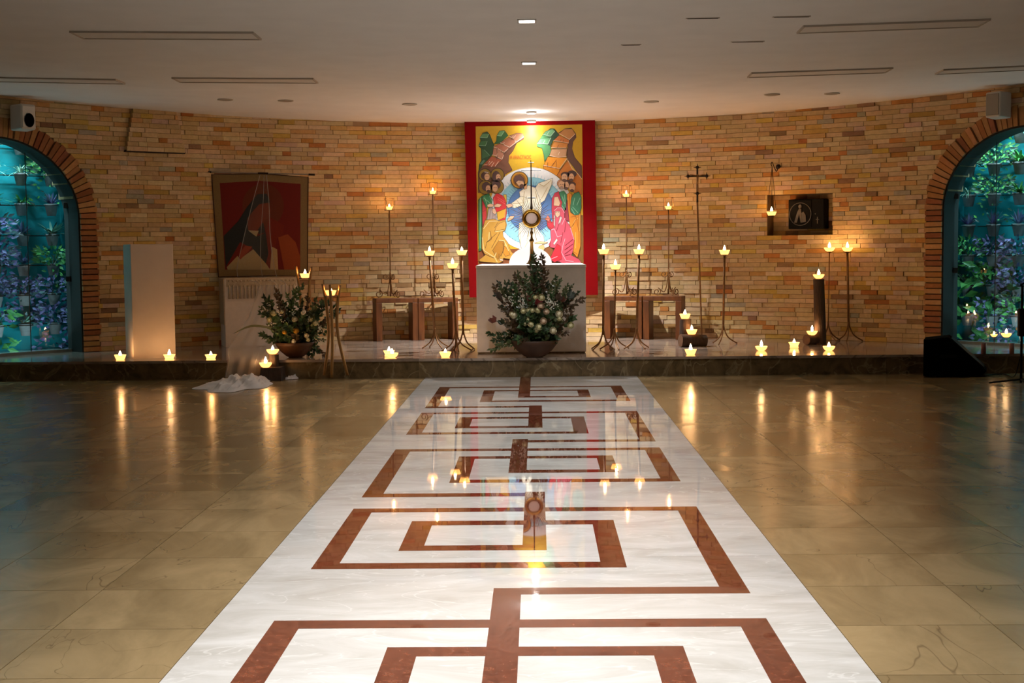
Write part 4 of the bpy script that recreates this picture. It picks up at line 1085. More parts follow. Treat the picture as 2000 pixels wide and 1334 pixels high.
for pts in ([(-0.55,-0.75),(-0.30,-0.75),(-0.10,0.0),(0.05,-0.75),(0.12,-0.75),(0.10,0.45),(-0.10,0.5),(-0.30,0.1)], [(0.12,-0.75),(0.55,-0.7),(0.50,-0.1),(0.30,0.2),(0.12,0.1)]):
    m.prism([c+Vector((a*u, 0, b_*u)) for a, b_ in pts], (0, -0.006, 0))
m.ball(c+Vector((-0.02*u, -0.003, 0.68*u)), (0.16*u, 0.006, 0.18*u), 10, 6)
m.build('relief_figures', M['relief'], dr_)
kc = Vector((w_*0.33, -0.024, h_*0.26))
MB().box(kc.x-0.004, kc.x+0.004, -0.028, -0.02, kc.z-0.03, kc.z+0.045).box(kc.x-0.018, kc.x+0.018, -0.028, -0.02, kc.z+0.012, kc.z+0.02).build('key_cross', M['relief'], t)
MB().ball((w_*0.27, -0.024, h_*0.50), 0.007, 8, 6).build('lock', M['relief'], t)
# lamp on chains
hk = onwall(1520, 326, -0.02); lp = at(1507, 421, hk.y-0.22)
rzl = -theta(hk)
t = thing('hanging_lamp', 'wrought hook and chains holding a candle beside the recess', 'lamp', hk)
tipp = at(1508, 325, hk.y-0.22)-hk; 
MB().lathe([(0.0,0.0),(0.03,0.0),(0.026,0.008),(0.0,0.012)], 16).move(Matrix.Rotation(rzl, 4, 'Z') @ Matrix.Rotation(PI/2, 4, 'X')).build('wall_plate', M['black_iron'], t, smooth=True)
MB().tube(smooth_path([Vector((0,0,-0.01)), tipp*0.3+Vector((0,0,-0.05)), tipp*0.7+Vector((0,0,0.0)), tipp+Vector((0,0,0.045)), tipp+Vector((-0.015,-0.02,0.02)), tipp], 6), 0.005, 6).build('hook', M['black_iron'], t, smooth=True)
L = lp-hk
for k in range(3):
    a = 2*PI*k/3+0.4; e = L+Vector((0.055*math.cos(a), 0.055*math.sin(a), 0.045))
    MB().tube([tipp, e], 0.0028, 5).build('chain', M['black_iron'], t)
MB().lathe([(0.0,0.0),(0.040,0.0),(0.052,0.004),(0.060,0.045),(0.058,0.046),(0.05,0.008),(0.0,0.004)], 20, L+Vector((0,0,-0.008))).tube([L+Vector((0,0,-0.012)), L+Vector((0,0,-0.10))], [0.004, 0.002], 6).build('lamp_ring', M['black_iron'], t, smooth=True) if False else MB().tube([L+Vector((0.057*math.cos(2*PI*i/24), 0.057*math.sin(2*PI*i/24), 0.045)) for i in range(24)], 0.0035, 6, closed=True).build('lamp_ring', M['black_iron'], t)
MB().lathe([(0.0,-0.006),(0.036,-0.006),(0.04,0.0),(0.0,0.0)], 16, L).build('drip_plate', M['black_iron'], t, smooth=True)
candle(lp, 'candle hanging in chains beside the tabernacle recess', 0, w=2.5)

# ================================================================== WHITE PILLAR
b = pl(289, 701); zt = at(287, 477, b.y).z
xl, xr = at(248, 700, b.y).x, at(328, 700, b.y).x
w_ = xr-xl; rz = 0.30
w_ *= 1.02; hd = w_/2
t = thing('pillar', 'plain white square pillar on the platform left of the tapestry', 'pillar', (b.x, b.y+0.17, STEP_H), 0)
MB().bevbox(-w_/2, w_/2, -hd, hd, 0.0, zt-STEP_H, 0.004).move(Matrix.Translation((0,0,0))).build('shaft', M['white_stone'], t)
t.rotation_euler.z = 0.46; t.location = (b.x-0.045, b.y+0.26, STEP_H)
MB().box(-w_/2-0.003, w_/2+0.003, -hd-0.003, hd+0.003, 0.0, 0.008).build('foot', M['white_stone'], t)

# ================================================================== DRAPED TABLE, TAPESTRY, TULLE
b = pl(441, 679); rz = 0.34
ax = Vector((math.cos(rz), math.sin(rz), 0)); ay = Vector((-math.sin(rz), math.cos(rz), 0))
TW_, TD, TH = 0.80, 0.42, at(441, 545, b.y).z-STEP_H
c = Vector((b.x, b.y, STEP_H))+ax*(TW_/2)+ay*(TD/2)
t = thing('draped_table', 'table under a white cloth with macrame runner below the tapestry', 'table', c, rz)
MB().bevbox(-TW_/2, TW_/2, -TD/2, TD/2, 0.0, TH, 0.006).build('cloth_body', M['cloth'], t)
def cloth_strip(x0, x1, z0, z1, y, amp, nwave, nx=40):
    m = MB(); vs = []; fs = []
    for i in range(nx+1):
        q = i/nx; x = x0+(x1-x0)*q
        for j, z in enumerate((z1, (z0+z1)/2, z0)):
            vs.append((x, y-0.004-amp*(0.3+0.7*j/2)*(0.5+0.5*math.sin(q*nwave*2*PI)), z))
    for i in range(nx):
        for j in range(2): fs.append((i*3+j, (i+1)*3+j, (i+1)*3+j+1, i*3+j+1))
    m.add(vs, fs); return m
ru = cloth_strip(-TW_/2+0.02, TW_/2-0.02, TH-0.085, TH+0.003, -TD/2, 0.004, 12).build('macrame_valance', M['macrame'], t)
m = MB().bevbox(-TW_/2-0.004, TW_/2+0.004, -TD/2-0.004, TD/2+0.002, TH-0.002, TH+0.007, 0.002); m.build('runner_top', M['macrame'], t)
m = MB().bevbox(-TW_/2-0.010, -TW_/2-0.001, -TD/2+0.0, TD/2, TH*0.33, TH, 0.002)
sd = m.build('macrame_side', M['macrame'], t)
for i in range(18):
    x = -TW_/2+0.05+i*(TW_-0.10)/17
    MB().tube([(x,-TD/2-0.008,TH-0.070), (x,-TD/2-0.016,TH-0.082), (x+random.uniform(-0.003,0.003),-TD/2-0.018,TH-0.12), (x+random.uniform(-0.005,0.005),-TD/2-0.014,TH-0.215)], [0.005, 0.011, 0.010, 0.012], 8).ball((x,-TD/2-0.014,TH-0.022), 0.011, 8, 5).build('tassel', M['macrame'], ru, smooth=True)
# tapestry
TY = b.y+0.42
def tp_(px, py, d=0.0): return at(px, py, TY)+Vector((0, -d, 0))
t = thing('tapestry', 'hanging tapestry of a veiled figure with bowed head on red', 'tapestry', tp_(510, 541))
TO = t.location.copy()
def Z7(x, y): return (400+x/5.8, 330+y/5.8)
def tz(pts, col, d, mb): mb.add([tp_(*Z7(*p), d) for p in pts], [list(range(len(pts)))], col)
MB().prism([tp_(*Z7(*p), 0.0) for p in ((78,62),(350,58),(625,52),(900,72),(1172,92),(1165,1215),(690,1210),(155,1222))], (0, 0.006, 0), (136,110,70)).build('cloth', M['tapestry'], t, TO)
m = MB()
tz([(170,160),(620,135),(1085,170),(1080,1140),(230,1140),(205,700)], (112,22,12), 0.001, m)
tz([(830,770),(940,740),(1030,830),(1082,1000),(1080,1140),(900,1140)], (150,66,26), 0.002, m)
tz([(660+235*math.cos(2*PI*i/30), 420+255*math.sin(2*PI*i/30)) for i in range(30)], (104,42,18), 0.0018, m)
tz([(725,540),(900,640),(880,760),(820,780),(800,900),(740,860),(700,700)], (120,32,14), 0.0022, m)
tz([(560,330),(600,285),(700,280),(730,340),(742,380),(640,392),(560,460),(480,560),(490,680),(600,760),(690,720),(722,960),(690,1075),(540,900),(400,830),(240,1112),(215,760),(380,590),(480,430)], (38,42,44), 0.003, m)
tz([(250,1112),(370,985),(400,1020),(550,910),(700,1080),(740,1140),(260,1140)], (172,150,108), 0.0035, m)
tz([(760,880),(820,910),(832,1140),(740,1140)], (176,146,102), 0.0028, m)
tz([(615,400),(712,388),(752,460),(732,540),(662,602),(600,690),(490,690),(480,580),(560,470)], (120,50,32), 0.0038, m)
tz([(390,960),(460,870),(540,880),(480,950),(400,1030)], (150,56,34), 0.0042, m)
tz([(490,695),(612,700),(586,768)], (168,146,106), 0.0042, m); tz([(590,590),(660,600),(690,720),(610,740)], (40,40,42), 0.0036, m)
m.build('woven_picture', M['tapestry'], t, TO, fix=False)
bd = [tp_(*Z7(*p), 0.002) for p in ((78,62),(350,58),(625,52),(900,72),(1172,92),(1165,1215),(690,1210),(155,1222))]
MB().tube(bd, 0.0055, 5, closed=True).build('dark_binding', pm('binding', (52,20,14), 0.9), t, TO)
MB().tube([tp_(403, 336), tp_(614, 341)], 0.008, 8).build('hanging_rod', M['rod_grey'], t, TO)
for a, b_ in ((402, 413), (504, 524), (603, 615)):
    MB().tube([tp_(a, 336+(a-403)*0.024, 0.002), tp_(b_, 336+(b_-403)*0.024, 0.002)], 0.0115, 8).build('rod_end', M['black_iron'], t, TO)
# sheer tulle falling from the tapestry over the table to the floor
def sheet(rows, n, fold, name, mat, parent, off):
    m = MB(); vs = []; fs = []; R_ = len(rows)
    for j, (a, b) in enumerate(rows):
        a, b = Vector(a), Vector(b)
        for i in range(n+1):
            q = i/n; p = a.lerp(b, q)
            p = p+Vector((0, -fold[j]*(0.5+0.5*math.sin(q*2*PI*fold[-1]+j*0.35)), 0)); vs.append(p)
    for j in range(R_-1):
        for i in range(n): fs.append((j*(n+1)+i, j*(n+1)+i+1, (j+1)*(n+1)+i+1, (j+1)*(n+1)+i))
    m.add(vs, fs); return m.build(name, mat, parent, off, smooth=True, fix=False)
y0 = TY-0.03; yt = (c-ay*(TD/2)).y-0.10
fb = gp(475, 742)
ty = thing('tulle_veil', 'sheer white tulle veil hanging over tapestry and table to the floor', 'fabric', (fb.x, fb.y, 0))
rows = [(at(508,342,y0), at(522,342,y0)), (at(492,400,y0), at(528,400,y0)), (at(474,470,y0), at(532,470,y0)), (at(462,540,y0-0.02), at(545,540,y0-0.02)),
        (at(508,556,yt-0.25), at(562,556,yt-0.25)), (at(486,620,yt-0.28), at(560,620,yt-0.28)), (at(447,680,STEP_Y+0.5), at(548,680,STEP_Y+0.5)), (at(446,702,STEP_Y-0.06), at(535,702,STEP_Y-0.06)), (at(440,737,STEP_Y-0.07), at(528,737,STEP_Y-0.07))]
rows = [(a, b) for a, b in rows]
sheet(rows[:5], 60, [0.01,0.02,0.02,0.03,0.03, 4], 'upper_veil', M['tulle_thin'], ty, ty.location)
sheet(rows[4:], 60, [0.03,0.04,0.05,0.03,0.02, 4], 'lower_veil', M['tulle'], ty, ty.location)
for q, wv in ((0.03, 0.0035), (0.62, 0.003), (0.95, 0.0035)):
    MB().tube(smooth_path([a.lerp(b, q)+Vector((0,-0.02,0)) for a, b in rows], 4), wv, 6).build('gathered_fold', M['tulle'], ty, ty.location)
# crumpled heap on the floor
def heap(px0, px1, py0, py1, hgt, name, label, nx=110, ny=50, seed=3):
    rnd = random.Random(seed)
    a = gp(px0, py1); b = gp(px1, py1); far = gp((px0+px1)/2, py0)
    ph = [(rnd.uniform(-12,12), rnd.uniform(-6,6), rnd.uniform(0,6.28), rnd.uniform(0.3,1)) for _ in range(13)]
    vs = []; fs = []
    cx_, cy_ = (a.x+b.x)/2, (a.y+far.y)/2; hx, hy = (b.x-a.x)/2, (far.y-a.y)/2
    for j in range(ny+1):
        for i in range(nx+1):
            u, v = 2*i/nx-1, 2*j/ny-1
            uu, vv = u*math.sqrt(1-v*v/2), v*math.sqrt(1-u*u/2)
            r = min(1.0, math.hypot(uu, vv)); w = 0
            for k in ph: w += k[3]*(1-abs(math.sin(k[0]*uu+k[1]*vv+k[2]+0.8*math.sin(2.3*uu+k[1]))))**2.5
            w = min(1.25, w/3.0)
            skew = 0.35+0.65*(uu*0.5+0.5)
            z = 0.004+hgt*skew*(1-r**2.6)*(0.22+0.95*w)
            e = 1+0.10*math.sin(5*math.atan2(vv, uu)+seed)+0.06*math.sin(9*math.atan2(vv, uu))
            vs.append((cx_+uu*hx*e, cy_+vv*hy*e, z))
    for j in range(ny):
        for i in range(nx): q = j*(nx+1)+i; fs.append((q, q+1, q+nx+2, q+nx+1))
    m = MB().add(vs, fs)
    return tag(m.build(name, M['tulle_fold'], None, (cx_, cy_, 0), smooth=True, fix=False), label, 'fabric')
heap(358, 500, 740, 767, 0.105, 'tulle_heap', 'crumpled heap of white tulle on the floor below the step')
heap(549, 580, 736, 742, 0.055, 'tulle_end', 'small rolled end of white tulle right of the dark block', 24, 12, 5)

# ================================================================== BAMBOO CANDLE TRIPODS
def bamboo_tripod(base, top_px, legs, tray_py, label, clabel, S_):
    t = thing('bamboo_stand', label, 'candle stand', base, 0, 'bamboo candle tripods')
    for pts, dy in legs:
        P_ = [at(x, y, base.y+d)-Vector(base) for (x, y), d in zip(pts, dy)]
        path = smooth_path(P_, 5)
        MB().tube(path, [0.012+0.003*math.sin(3.1*i/len(path)) for i in range(len(path))], 8).build('bamboo_leg', M['bamboo'], t, smooth=True)
    c = at(top_px, tray_py, base.y)-Vector(base)
    MB().lathe([(0.0,-0.008),(0.062,-0.008),(0.066,0.0),(0.0,0.0)], 18, c).build('tray', M['black_iron'], t)
    candle(Vector(base)+c, clabel, 0, sc=0.95, w=1.2)
b = at(655, 732, 12.93); b.z = 0
bamboo_tripod(b, 646, [([(630,555),(638,600),(642,660),(633,733)], (-0.01,0.0,0.02,0.03)), ([(644,556),(647,600),(649,660),(648,737)], (-0.075,-0.08,-0.08,-0.05)), ([(664,557),(659,600),(660,655),(679,733)], (0.03,0.02,0.0,0.04))],
              577, 'bamboo candle tripod standing on the floor at the step', 'candle in the bamboo tripod at the step', 1)
b = pl(596, 684); b.z = STEP_H
bamboo_tripod(b, 596, [([(609,521),(604,560),(602,620),(600,680)], (-0.02,-0.02,0.0,0.0)), ([(578,520),(584,560),(590,620),(586,684)], (0.05,0.05,0.06,0.1)), ([(606,530),(605,565),(607,620),(612,684)], (0.08,0.07,0.06,0.12))],
              543, 'bamboo candle tripod half hidden behind the left flowers', 'candle in the bamboo tripod in front of the tapestry', 1)

# ================================================================== FLOWER ARRANGEMENTS
GREENS = [(48,72,40), (60,88,48), (72,100,60), (44,64,42), (86,98,58), (90,72,50)]
def add_leaf(m, p, d, nrm, L, w, col, droop=0.15):
    d = d.normalized(); s = d.cross(nrm); s = s.normalized() if s.length > 1e-5 else d.orthogonal().normalized()
    n2 = s.cross(d)
    a = p; b = p+d*L*0.45-n2*L*droop*0.3; c = p+d*L-n2*L*droop
    m.add([a, b+s*w/2+n2*w*0.12, b-s*w/2+n2*w*0.12, c, b], [(0,4,1),(1,4,3),(0,2,4),(4,2,3)], col)
def branch(root, tip, parent, off, rnd, leaf=0.05, n=14, col=None, w=0.45):
    root, tip = Vector(root), Vector(tip); L = (tip-root).length
    side = Vector((rnd.uniform(-1,1), rnd.uniform(-1,1), 0))*L*0.08
    mid = root.lerp(tip, 0.5)+side+Vector((0,0,0.06*L))
    path = smooth_path([root, mid, tip], 6)
    m = MB(); c = col or rnd.choice(GREENS)
    m.tube(path, [0.0035*(1-0.6*i/len(path)) for i in range(len(path))], 4, (58,50,32))
    for k in range(n):
        q = 0.25+0.75*(k+rnd.random()*0.6)/n; i = min(int(q*(len(path)-1)), len(path)-2)
        p = path[i].lerp(path[i+1], q*(len(path)-1)-i); t_ = (path[i+1]-path[i]).normalized()
        out = (t_.orthogonal().normalized()); out = Matrix.Rotation(rnd.uniform(0, 6.28), 3, t_) @ out
        dd = (t_*0.6+out*0.9)
        add_leaf(m, p, dd, Vector((rnd.uniform(-.5,.5), -1, rnd.uniform(-.2,.8))), leaf*rnd.uniform(0.7,1.2)*(1.1-0.35*q), leaf*w*rnd.uniform(0.8,1.2), jit(c, 8))
    add_leaf(m, path[-1], (path[-1]-path[-2]), Vector((0,-1,0.3)), leaf*0.8, leaf*w*0.8, jit(c, 8))
    o = m.build('leafy_branch', M['leaf'], parent, off, fix=False); return o
def rose_mesh(col):
    m = MB(); m.ball((0,0,0), (0.62,0.62,0.62), 8, 6, col)
    for ring, (n, r, tilt, s) in enumerate(((4,0.52,0.75,0.62), (5,0.72,0.45,0.72), (6,0.86,0.1,0.78))):
        for k in range(n):
            a = 2*PI*(k+ring*0.37)/n; u = Vector((math.cos(a), math.sin(a), 0)); v = Vector((-math.sin(a), math.cos(a), 0))
            c0 = u*r*0.35+Vector((0,0,-0.55)); b = u*r+Vector((0,0,-0.15+tilt*0.3)); t2 = u*(r+0.08-tilt*0.18)+Vector((0,0,0.30+tilt*0.45))
            m.add([c0, b+v*s*0.62, b-v*s*0.62, t2+v*s*0.35, t2-v*s*0.35, b*1.08], [(0,1,5),(0,5,2),(1,3,5),(5,3,4),(5,4,2)], tuple(max(0, x-8*ring) for x in col))
    return m.mesh('rose', M['rose'], smooth=True, fix=False)
ROSES = [rose_mesh(c) for c in ((244,236,206), (236,230,186), (238,214,186), (246,242,228))]
ROSE_Y = rose_mesh((236,186,70))
def arrangement(name, label, base, bowl, tips, roses, blossoms, conv, seed, extra=None, bowl_mat='terracotta'):
    rnd = random.Random(seed)
    t = thing(name, label, 'flowers', base); B = Vector(base)
    R_, Hh = bowl
    MB().lathe([(0.0,0.0),(R_*0.30,0.0),(R_*0.46,Hh*0.10),(R_*0.72,Hh*0.40),(R_*0.92,Hh*0.76),(R_,Hh),(R_*0.965,Hh),(R_*0.86,Hh*0.74),(0.0,Hh*0.68)], 32).build('bowl', M[bowl_mat], t, smooth=True)
    hub = B+Vector((0,0,Hh*0.8))
    for x, y in tips:
        px, py = conv(x, y); dy = rnd.uniform(-0.10, 0.10)
        tip = at(px, py, B.y+dy)
        L = (tip-hub).length
        start = hub+Vector((rnd.uniform(-.4,.4)*R_+(tip.x-hub.x)*0.12, rnd.uniform(-.3,.3)*R_, 0))
        branch(start, tip, t, B, rnd, leaf=rnd.uniform(0.042, 0.066), n=int(16+L*56))
    # inner mass of leaves
    for k in range(52):
        a = rnd.uniform(0, 6.28); rr = rnd.uniform(0.3, 1.0)*R_*1.15
        tip = hub+Vector((rr*math.cos(a), rr*math.sin(a)*0.7-0.05, rnd.uniform(0.03, 0.30)))
        branch(hub+Vector((rr*0.3*math.cos(a), rr*0.3*math.sin(a), 0)), tip, t, B, rnd, leaf=rnd.uniform(0.06, 0.085), n=20, w=0.6)
    for i, (x, y, r, kk) in enumerate(roses):
        px, py = conv(x, y); p = at(px, py, B.y-0.16-rnd.uniform(0, 0.05))-B
        o = link('rose', ROSE_Y if kk == 9 else ROSES[kk], t); o.location = p; o.scale = (r, r, r*0.95)
        o.rotation_euler = (PI/2*0.72+rnd.uniform(-.3,.3), rnd.uniform(-.4,.4), rnd.uniform(-.5,.5))
    for x, y in blossoms:
        px, py = conv(x, y); p = at(px, py, B.y-0.12)-B
        m = MB()
        for k in range(9): m.ball(p+Vector((rnd.gauss(0,.018), rnd.gauss(0,.015), rnd.gauss(0,.018))), 0.006, 6, 4, (238,238,226))
        m.build('blossom_spray', M['rose'], t)
    return t
b = pl(1044, 697.5); b.z = STEP_H
zc5 = lambda x, y: (940+x/6.352, 490+y/6.352)
tips = [(650,45),(748,70),(822,262),(700,175),(612,192),(680,120),(640,240),(740,240),(700,300),(650,330),(760,320),(460,275),(540,295),(425,300),(500,360),(560,420),(350,395),(300,400),(400,430),(165,440),(215,400),(260,470),(180,545),(230,690),(290,720),
        (95,1025),(125,1215),(160,1110),(920,335),(985,365),(870,410),(940,430),(1065,430),(1130,435),(1040,480),(1200,520),(1262,600),(1150,560),(1130,700),(1060,640),(1145,825),(1130,770),(1062,1020),(990,980),(820,410),(590,545),(660,460),(720,440),(330,620),(450,520),(880,560),(1010,560)]
roses = [(405,800,.036,0),(378,785,.026,0),(525,748,.030,1),(590,735,.026,1),(635,738,.026,1),(700,737,.034,1),(740,685,.036,2),(745,580,.036,1),(675,575,.024,1),(805,755,.032,2),(968,785,.038,0),(972,838,.028,1),(770,872,.036,2),(612,915,.032,1),(570,850,.028,1),(545,902,.024,1),(715,945,.036,1),(680,985,.030,1),(890,990,.036,0),(1110,925,.034,1)]
bl = [(310,575),(330,600),(490,615),(510,660),(850,600),(820,640),(880,660),(865,735),(500,705),(370,650),(920,680)]
t = arrangement('flower_arrangement', 'large arrangement of white roses and greenery in a bowl before the altar', b, (0.235, 0.165), tips, roses, bl, zc5, 11)
rnd = random.Random(4)
# protea bud and dark round leaves
for x, y, L_, c in ((150,860,0.10,(120,60,44)), (215,570,0.10,(70,56,44)), (255,880,0.09,(56,66,40)), (610,590,0.09,(110,54,44)), (700,640,0.09,(120,40,36)), (960,580,0.10,(88,66,52)), (1000,600,0.09,(110,64,44)), (1100,560,0.12,(56,72,60))):
    px, py = zc5(x, y); p = at(px, py, b.y-0.05)-Vector(b); m = MB()
    d0 = Vector((p.x, 0, p.z-0.1)).normalized()
    for k in range(7):
        d = d0+Vector((rnd.uniform(-.5,.5), rnd.uniform(-.5,.5), rnd.uniform(-.5,.5))); add_leaf(m, p-d0*0.03, d, Vector((0,-1,0.2)), L_*0.8, L_*0.45, jit(c, 8))
    m.tube(smooth_path([Vector((p.x*0.15,0,0.13)), Vector((p.x*0.55,0,0.13+(p.z-0.13)*0.7)), p], 5), 0.004, 5, (56,48,30))
    m.build('dark_leaf_tuft', M['leaf'], t, fix=False)
b = pl(573, 699.5); b.z = STEP_H; b.y += 0.12
zc8 = lambda x, y: (480+x/5.13, 500+y/5.13)
tips = [(150,520),(155,570),(190,420),(300,350),(240,430),(410,390),(500,345),(560,305),(620,400),(700,440),(780,460),(910,490),(925,545),(820,640),(825,700),(812,770),(800,1000),(720,960),(660,1000),(165,785),(225,860),(330,450),(460,450),(560,450),(760,560),(250,520),(380,480),(690,520),(840,470),(560,520),(300,600),(720,620),(230,700),(780,840),(700,900),(340,380)]
roses = [(280,575,.030,1),(235,640,.026,1),(490,635,.030,0),(580,565,.030,3),(700,675,.028,1),(505,750,.030,9),(388,765,.024,9),(610,800,.026,0),(625,840,.022,1),(480,858,.026,3),(650,640,.022,1),(745,720,.020,3),(360,560,.024,1)]
bl = [(340,560),(380,660),(480,560),(640,640),(730,740),(270,680),(610,780)]
t = arrangement('flower_arrangement', 'arrangement of white and yellow roses in a clay bowl by the bamboo tripod', b, (0.20, 0.15), tips, roses, bl, zc8, 23)
m = MB(); B = Vector(b)
p0, p1, p2 = at(530,640,b.y-0.1)-B, at(490,637,b.y-0.15)-B, at(455,652,b.y-0.2)-B
path = smooth_path([p0, p1, p2], 6)
for i in range(len(path)-1):
    w0_, w1_ = 0.012*math.sin(PI*(0.25+0.74*i/(len(path)-1))), 0.012*math.sin(PI*(0.25+0.74*(i+1)/(len(path)-1)))
    m.add([path[i]+Vector((0,-w0_*.5,w0_)), path[i]+Vector((0,w0_*.5,-w0_)), path[i+1]+Vector((0,w1_*.5,-w1_)), path[i+1]+Vector((0,-w1_*.5,w1_))], [(0,1,2,3)], (50,60,30))
m.build('long_leaf', M['leaf'], t, fix=False)

# ================================================================== SPEAKERS ON THE WALL, FLOOR MONITOR, MICROPHONE STAND
def wall_speaker(px, py, label, face, woofer):
    p = onwall(px, py, -0.16)
    t = thing('wall_speaker', label, 'speaker', p, face, 'white wall speakers')
    w_, h_, d_ = 0.20, 0.26, 0.17
    m = MB().hexa([(-w_*.42,-d_/2,-h_/2*0.92),(w_*.42,-d_/2,-h_/2*0.92),(w_*.5,d_/2,-h_/2),(-w_*.5,d_/2,-h_/2),(-w_*.42,-d_/2,h_/2),(w_*.42,-d_/2,h_/2),(w_*.5,d_/2,h_/2*0.96),(-w_*.5,d_/2,h_/2*0.96)])
    bm = bmesh.new(); me = m.mesh('cabinet', M['speaker']); bm.from_mesh(me); bmesh.ops.bevel(bm, geom=bm.edges[:], offset=0.018, segments=3, affect='EDGES', profile=0.5); bm.to_mesh(me); bm.free()
    link('cabinet', me, t)
    MB().bevbox(-w_*.36, w_*.36, -d_/2-0.006, -d_/2+0.004, -h_*.38, h_*.42, 0.004).build('grille', M['panel'] if woofer else M['rod_grey'], t)
    if woofer:
        MB().lathe([(0.0,0.0),(0.052,0.0),(0.056,0.006),(0.045,0.010),(0.0,0.004)], 20, sy=1.25).move(Matrix.Translation((0.0,-d_/2-0.006,-0.03)) @ Matrix.Rotation(PI/2, 4, 'X')).build('woofer', M['black'], t)
    MB().tube([(0,d_/2-0.02,0), (0.0,d_/2+0.14,0.02)], 0.014, 8).build('bracket', M['black_plastic'], t)
wall_speaker(46, 230, 'pale loudspeaker with dark woofer above the left window', 0.95, True)
wall_speaker(1949, 206, 'pale loudspeaker with closed grille above the right window', -0.95, False)

b = gp(1862, 737); MYs = b.y
t = thing('floor_monitor', 'black wedge stage monitor on the floor by the right window', 'speaker', (b.x, b.y+0.2, 0))
o_ = Vector((b.x, b.y+0.2, 0))
def mp_(px, py): return at(px, py, MYs)
pr = [mp_(1803,736), mp_(1915,738), mp_(1927,725), mp_(1898,697), mp_(1852,659), mp_(1804,664)]
zmin = min(p.z for p in pr)
pr = [Vector((p.x, MYs, max(0.0, p.z-zmin if p.z < 0.05 else p.z))) for p in pr]
MB().prism(pr, (0.13, 0.40, 0)).build('cabinet', M['black'], t, o_)
g0, g1 = pr[2].lerp(pr[4], 0.08), pr[2].lerp(pr[4], 0.94); nn = Vector(((pr[4]-pr[2]).z, 0, -(pr[4]-pr[2]).x)); nn = nn.normalized()
if nn.z < 0: nn = -nn
MB().prism([g0+nn*0.004+Vector((0.01,0.03,0)), g1+nn*0.004+Vector((0.01,0.03,0)), g1+nn*0.004+Vector((0.12,0.37,0)), g0+nn*0.004+Vector((0.12,0.37,0))], nn*0.006).build('grille', M['black_plastic'], t, o_)
MB().box(pr[0].x+0.16, pr[0].x+0.30, MYs-0.006, MYs+0.002, 0.18, 0.21).build('handle', M['black_plastic'], t, o_)
b = gp(1994, 752)
t = thing('microphone_stand', 'black microphone stand cut by the right edge of the view', 'mic stand', (b.x, b.y, 0))
MB().tube([(0,0,0.02), (0,0,0.86)], 0.011, 8).build('pole', M['black_plastic'], t, smooth=True)
for a in (2.75, 0.2, -1.6):
    MB().tube([(0,0,0.05), (0.26*math.cos(a),0.26*math.sin(a),0.012)], 0.009, 6).build('leg', M['black_plastic'], t)
MB().tube([(-0.02,0,0.86), (0.22,-0.10,1.0)], 0.008, 6).build('boom', M['black_plastic'], t)
MB().bevbox(-0.03, 0.05, -0.03, 0.03, 0.42, 0.66, 0.01).build('clamp_box', M['black_plastic'], t)
MB().tube([(0.22,-0.10,1.0), (0.30,-0.13,1.04)], [0.012, 0.024], 10).build('microphone', M['glint'], t)
pa, pb, pc2 = gp(1926,733), gp(1945,728), gp(1985,746)
mcab = MB().tube(smooth_path([Vector((mp_(1926,728).x, MYs+0.05, 0.012)), Vector((pb.x, pb.y-0.2, 0.006)), Vector((pc2.x-0.02, pc2.y, 0.05)), Vector((b.x-0.014, b.y, 0.22))], 8), 0.005, 6)
tag(mcab.build('cable', M['black_plastic'], None, (pa.x, pa.y, 0)), 'black cable running from the floor monitor to the microphone stand', 'cable')

# ================================================================== GLASS CANDLE HOLDERS BY THE RIGHT WINDOW
def goblet(px, py, rim_py, rb, label, clabel):
    b = pl(px, py); b.z = STEP_H; h = at(px, rim_py, b.y).z-STEP_H
    t = thing('glass_holder', label, 'candle holder', b, 0, 'glass candle holders')
    MB().lathe([(0.0,0.0),(0.045,0.0),(0.046,0.005),(0.008,0.014),(0.006,h*0.45),(rb*0.5,h*0.52),(rb*0.95,h*0.70),(rb,h*0.82),(rb*0.8,h),(rb*0.77,h),(rb*0.96,h*0.82),(rb*0.9,h*0.70),(rb*0.4,h*0.55),(0.0,h*0.53)], 24).build('bowl', M['clear'], t, smooth=True)
    candle(Vector((b.x, b.y, STEP_H+h*0.60)), clabel, 1, sc=min(0.9, rb/0.075), w=0.35)
goblet(1965, 686, 640, 0.062, 'footed glass bowl with a candle, farther right by the window', 'candle inside the larger footed glass bowl')
goblet(1941, 684, 640, 0.042, 'slim footed glass with a candle, closer to the monitor', 'candle inside the slim footed glass')
for px, lb in ((1921, 'small pinkish glass votive by the right window, nearer the monitor'), (1976, 'small pinkish glass votive by the right window, nearer the microphone stand')):
    b = pl(px, 691); b.z = STEP_H
    t = thing('votive_glass', lb, 'votive', b, 0, 'glass votives')
    MB().lathe([(0.0,0.0),(0.022,0.0),(0.024,0.10),(0.022,0.10),(0.020,0.006),(0.0,0.006)], 16).build('tumbler', pm('pink_glass', (150,100,92), 0.2), t, smooth=True)
    MB().lathe([(0.0,0.02),(0.019,0.02),(0.019,0.06),(0.0,0.062)], 12).build('wax', M['macrame'], t, smooth=True)

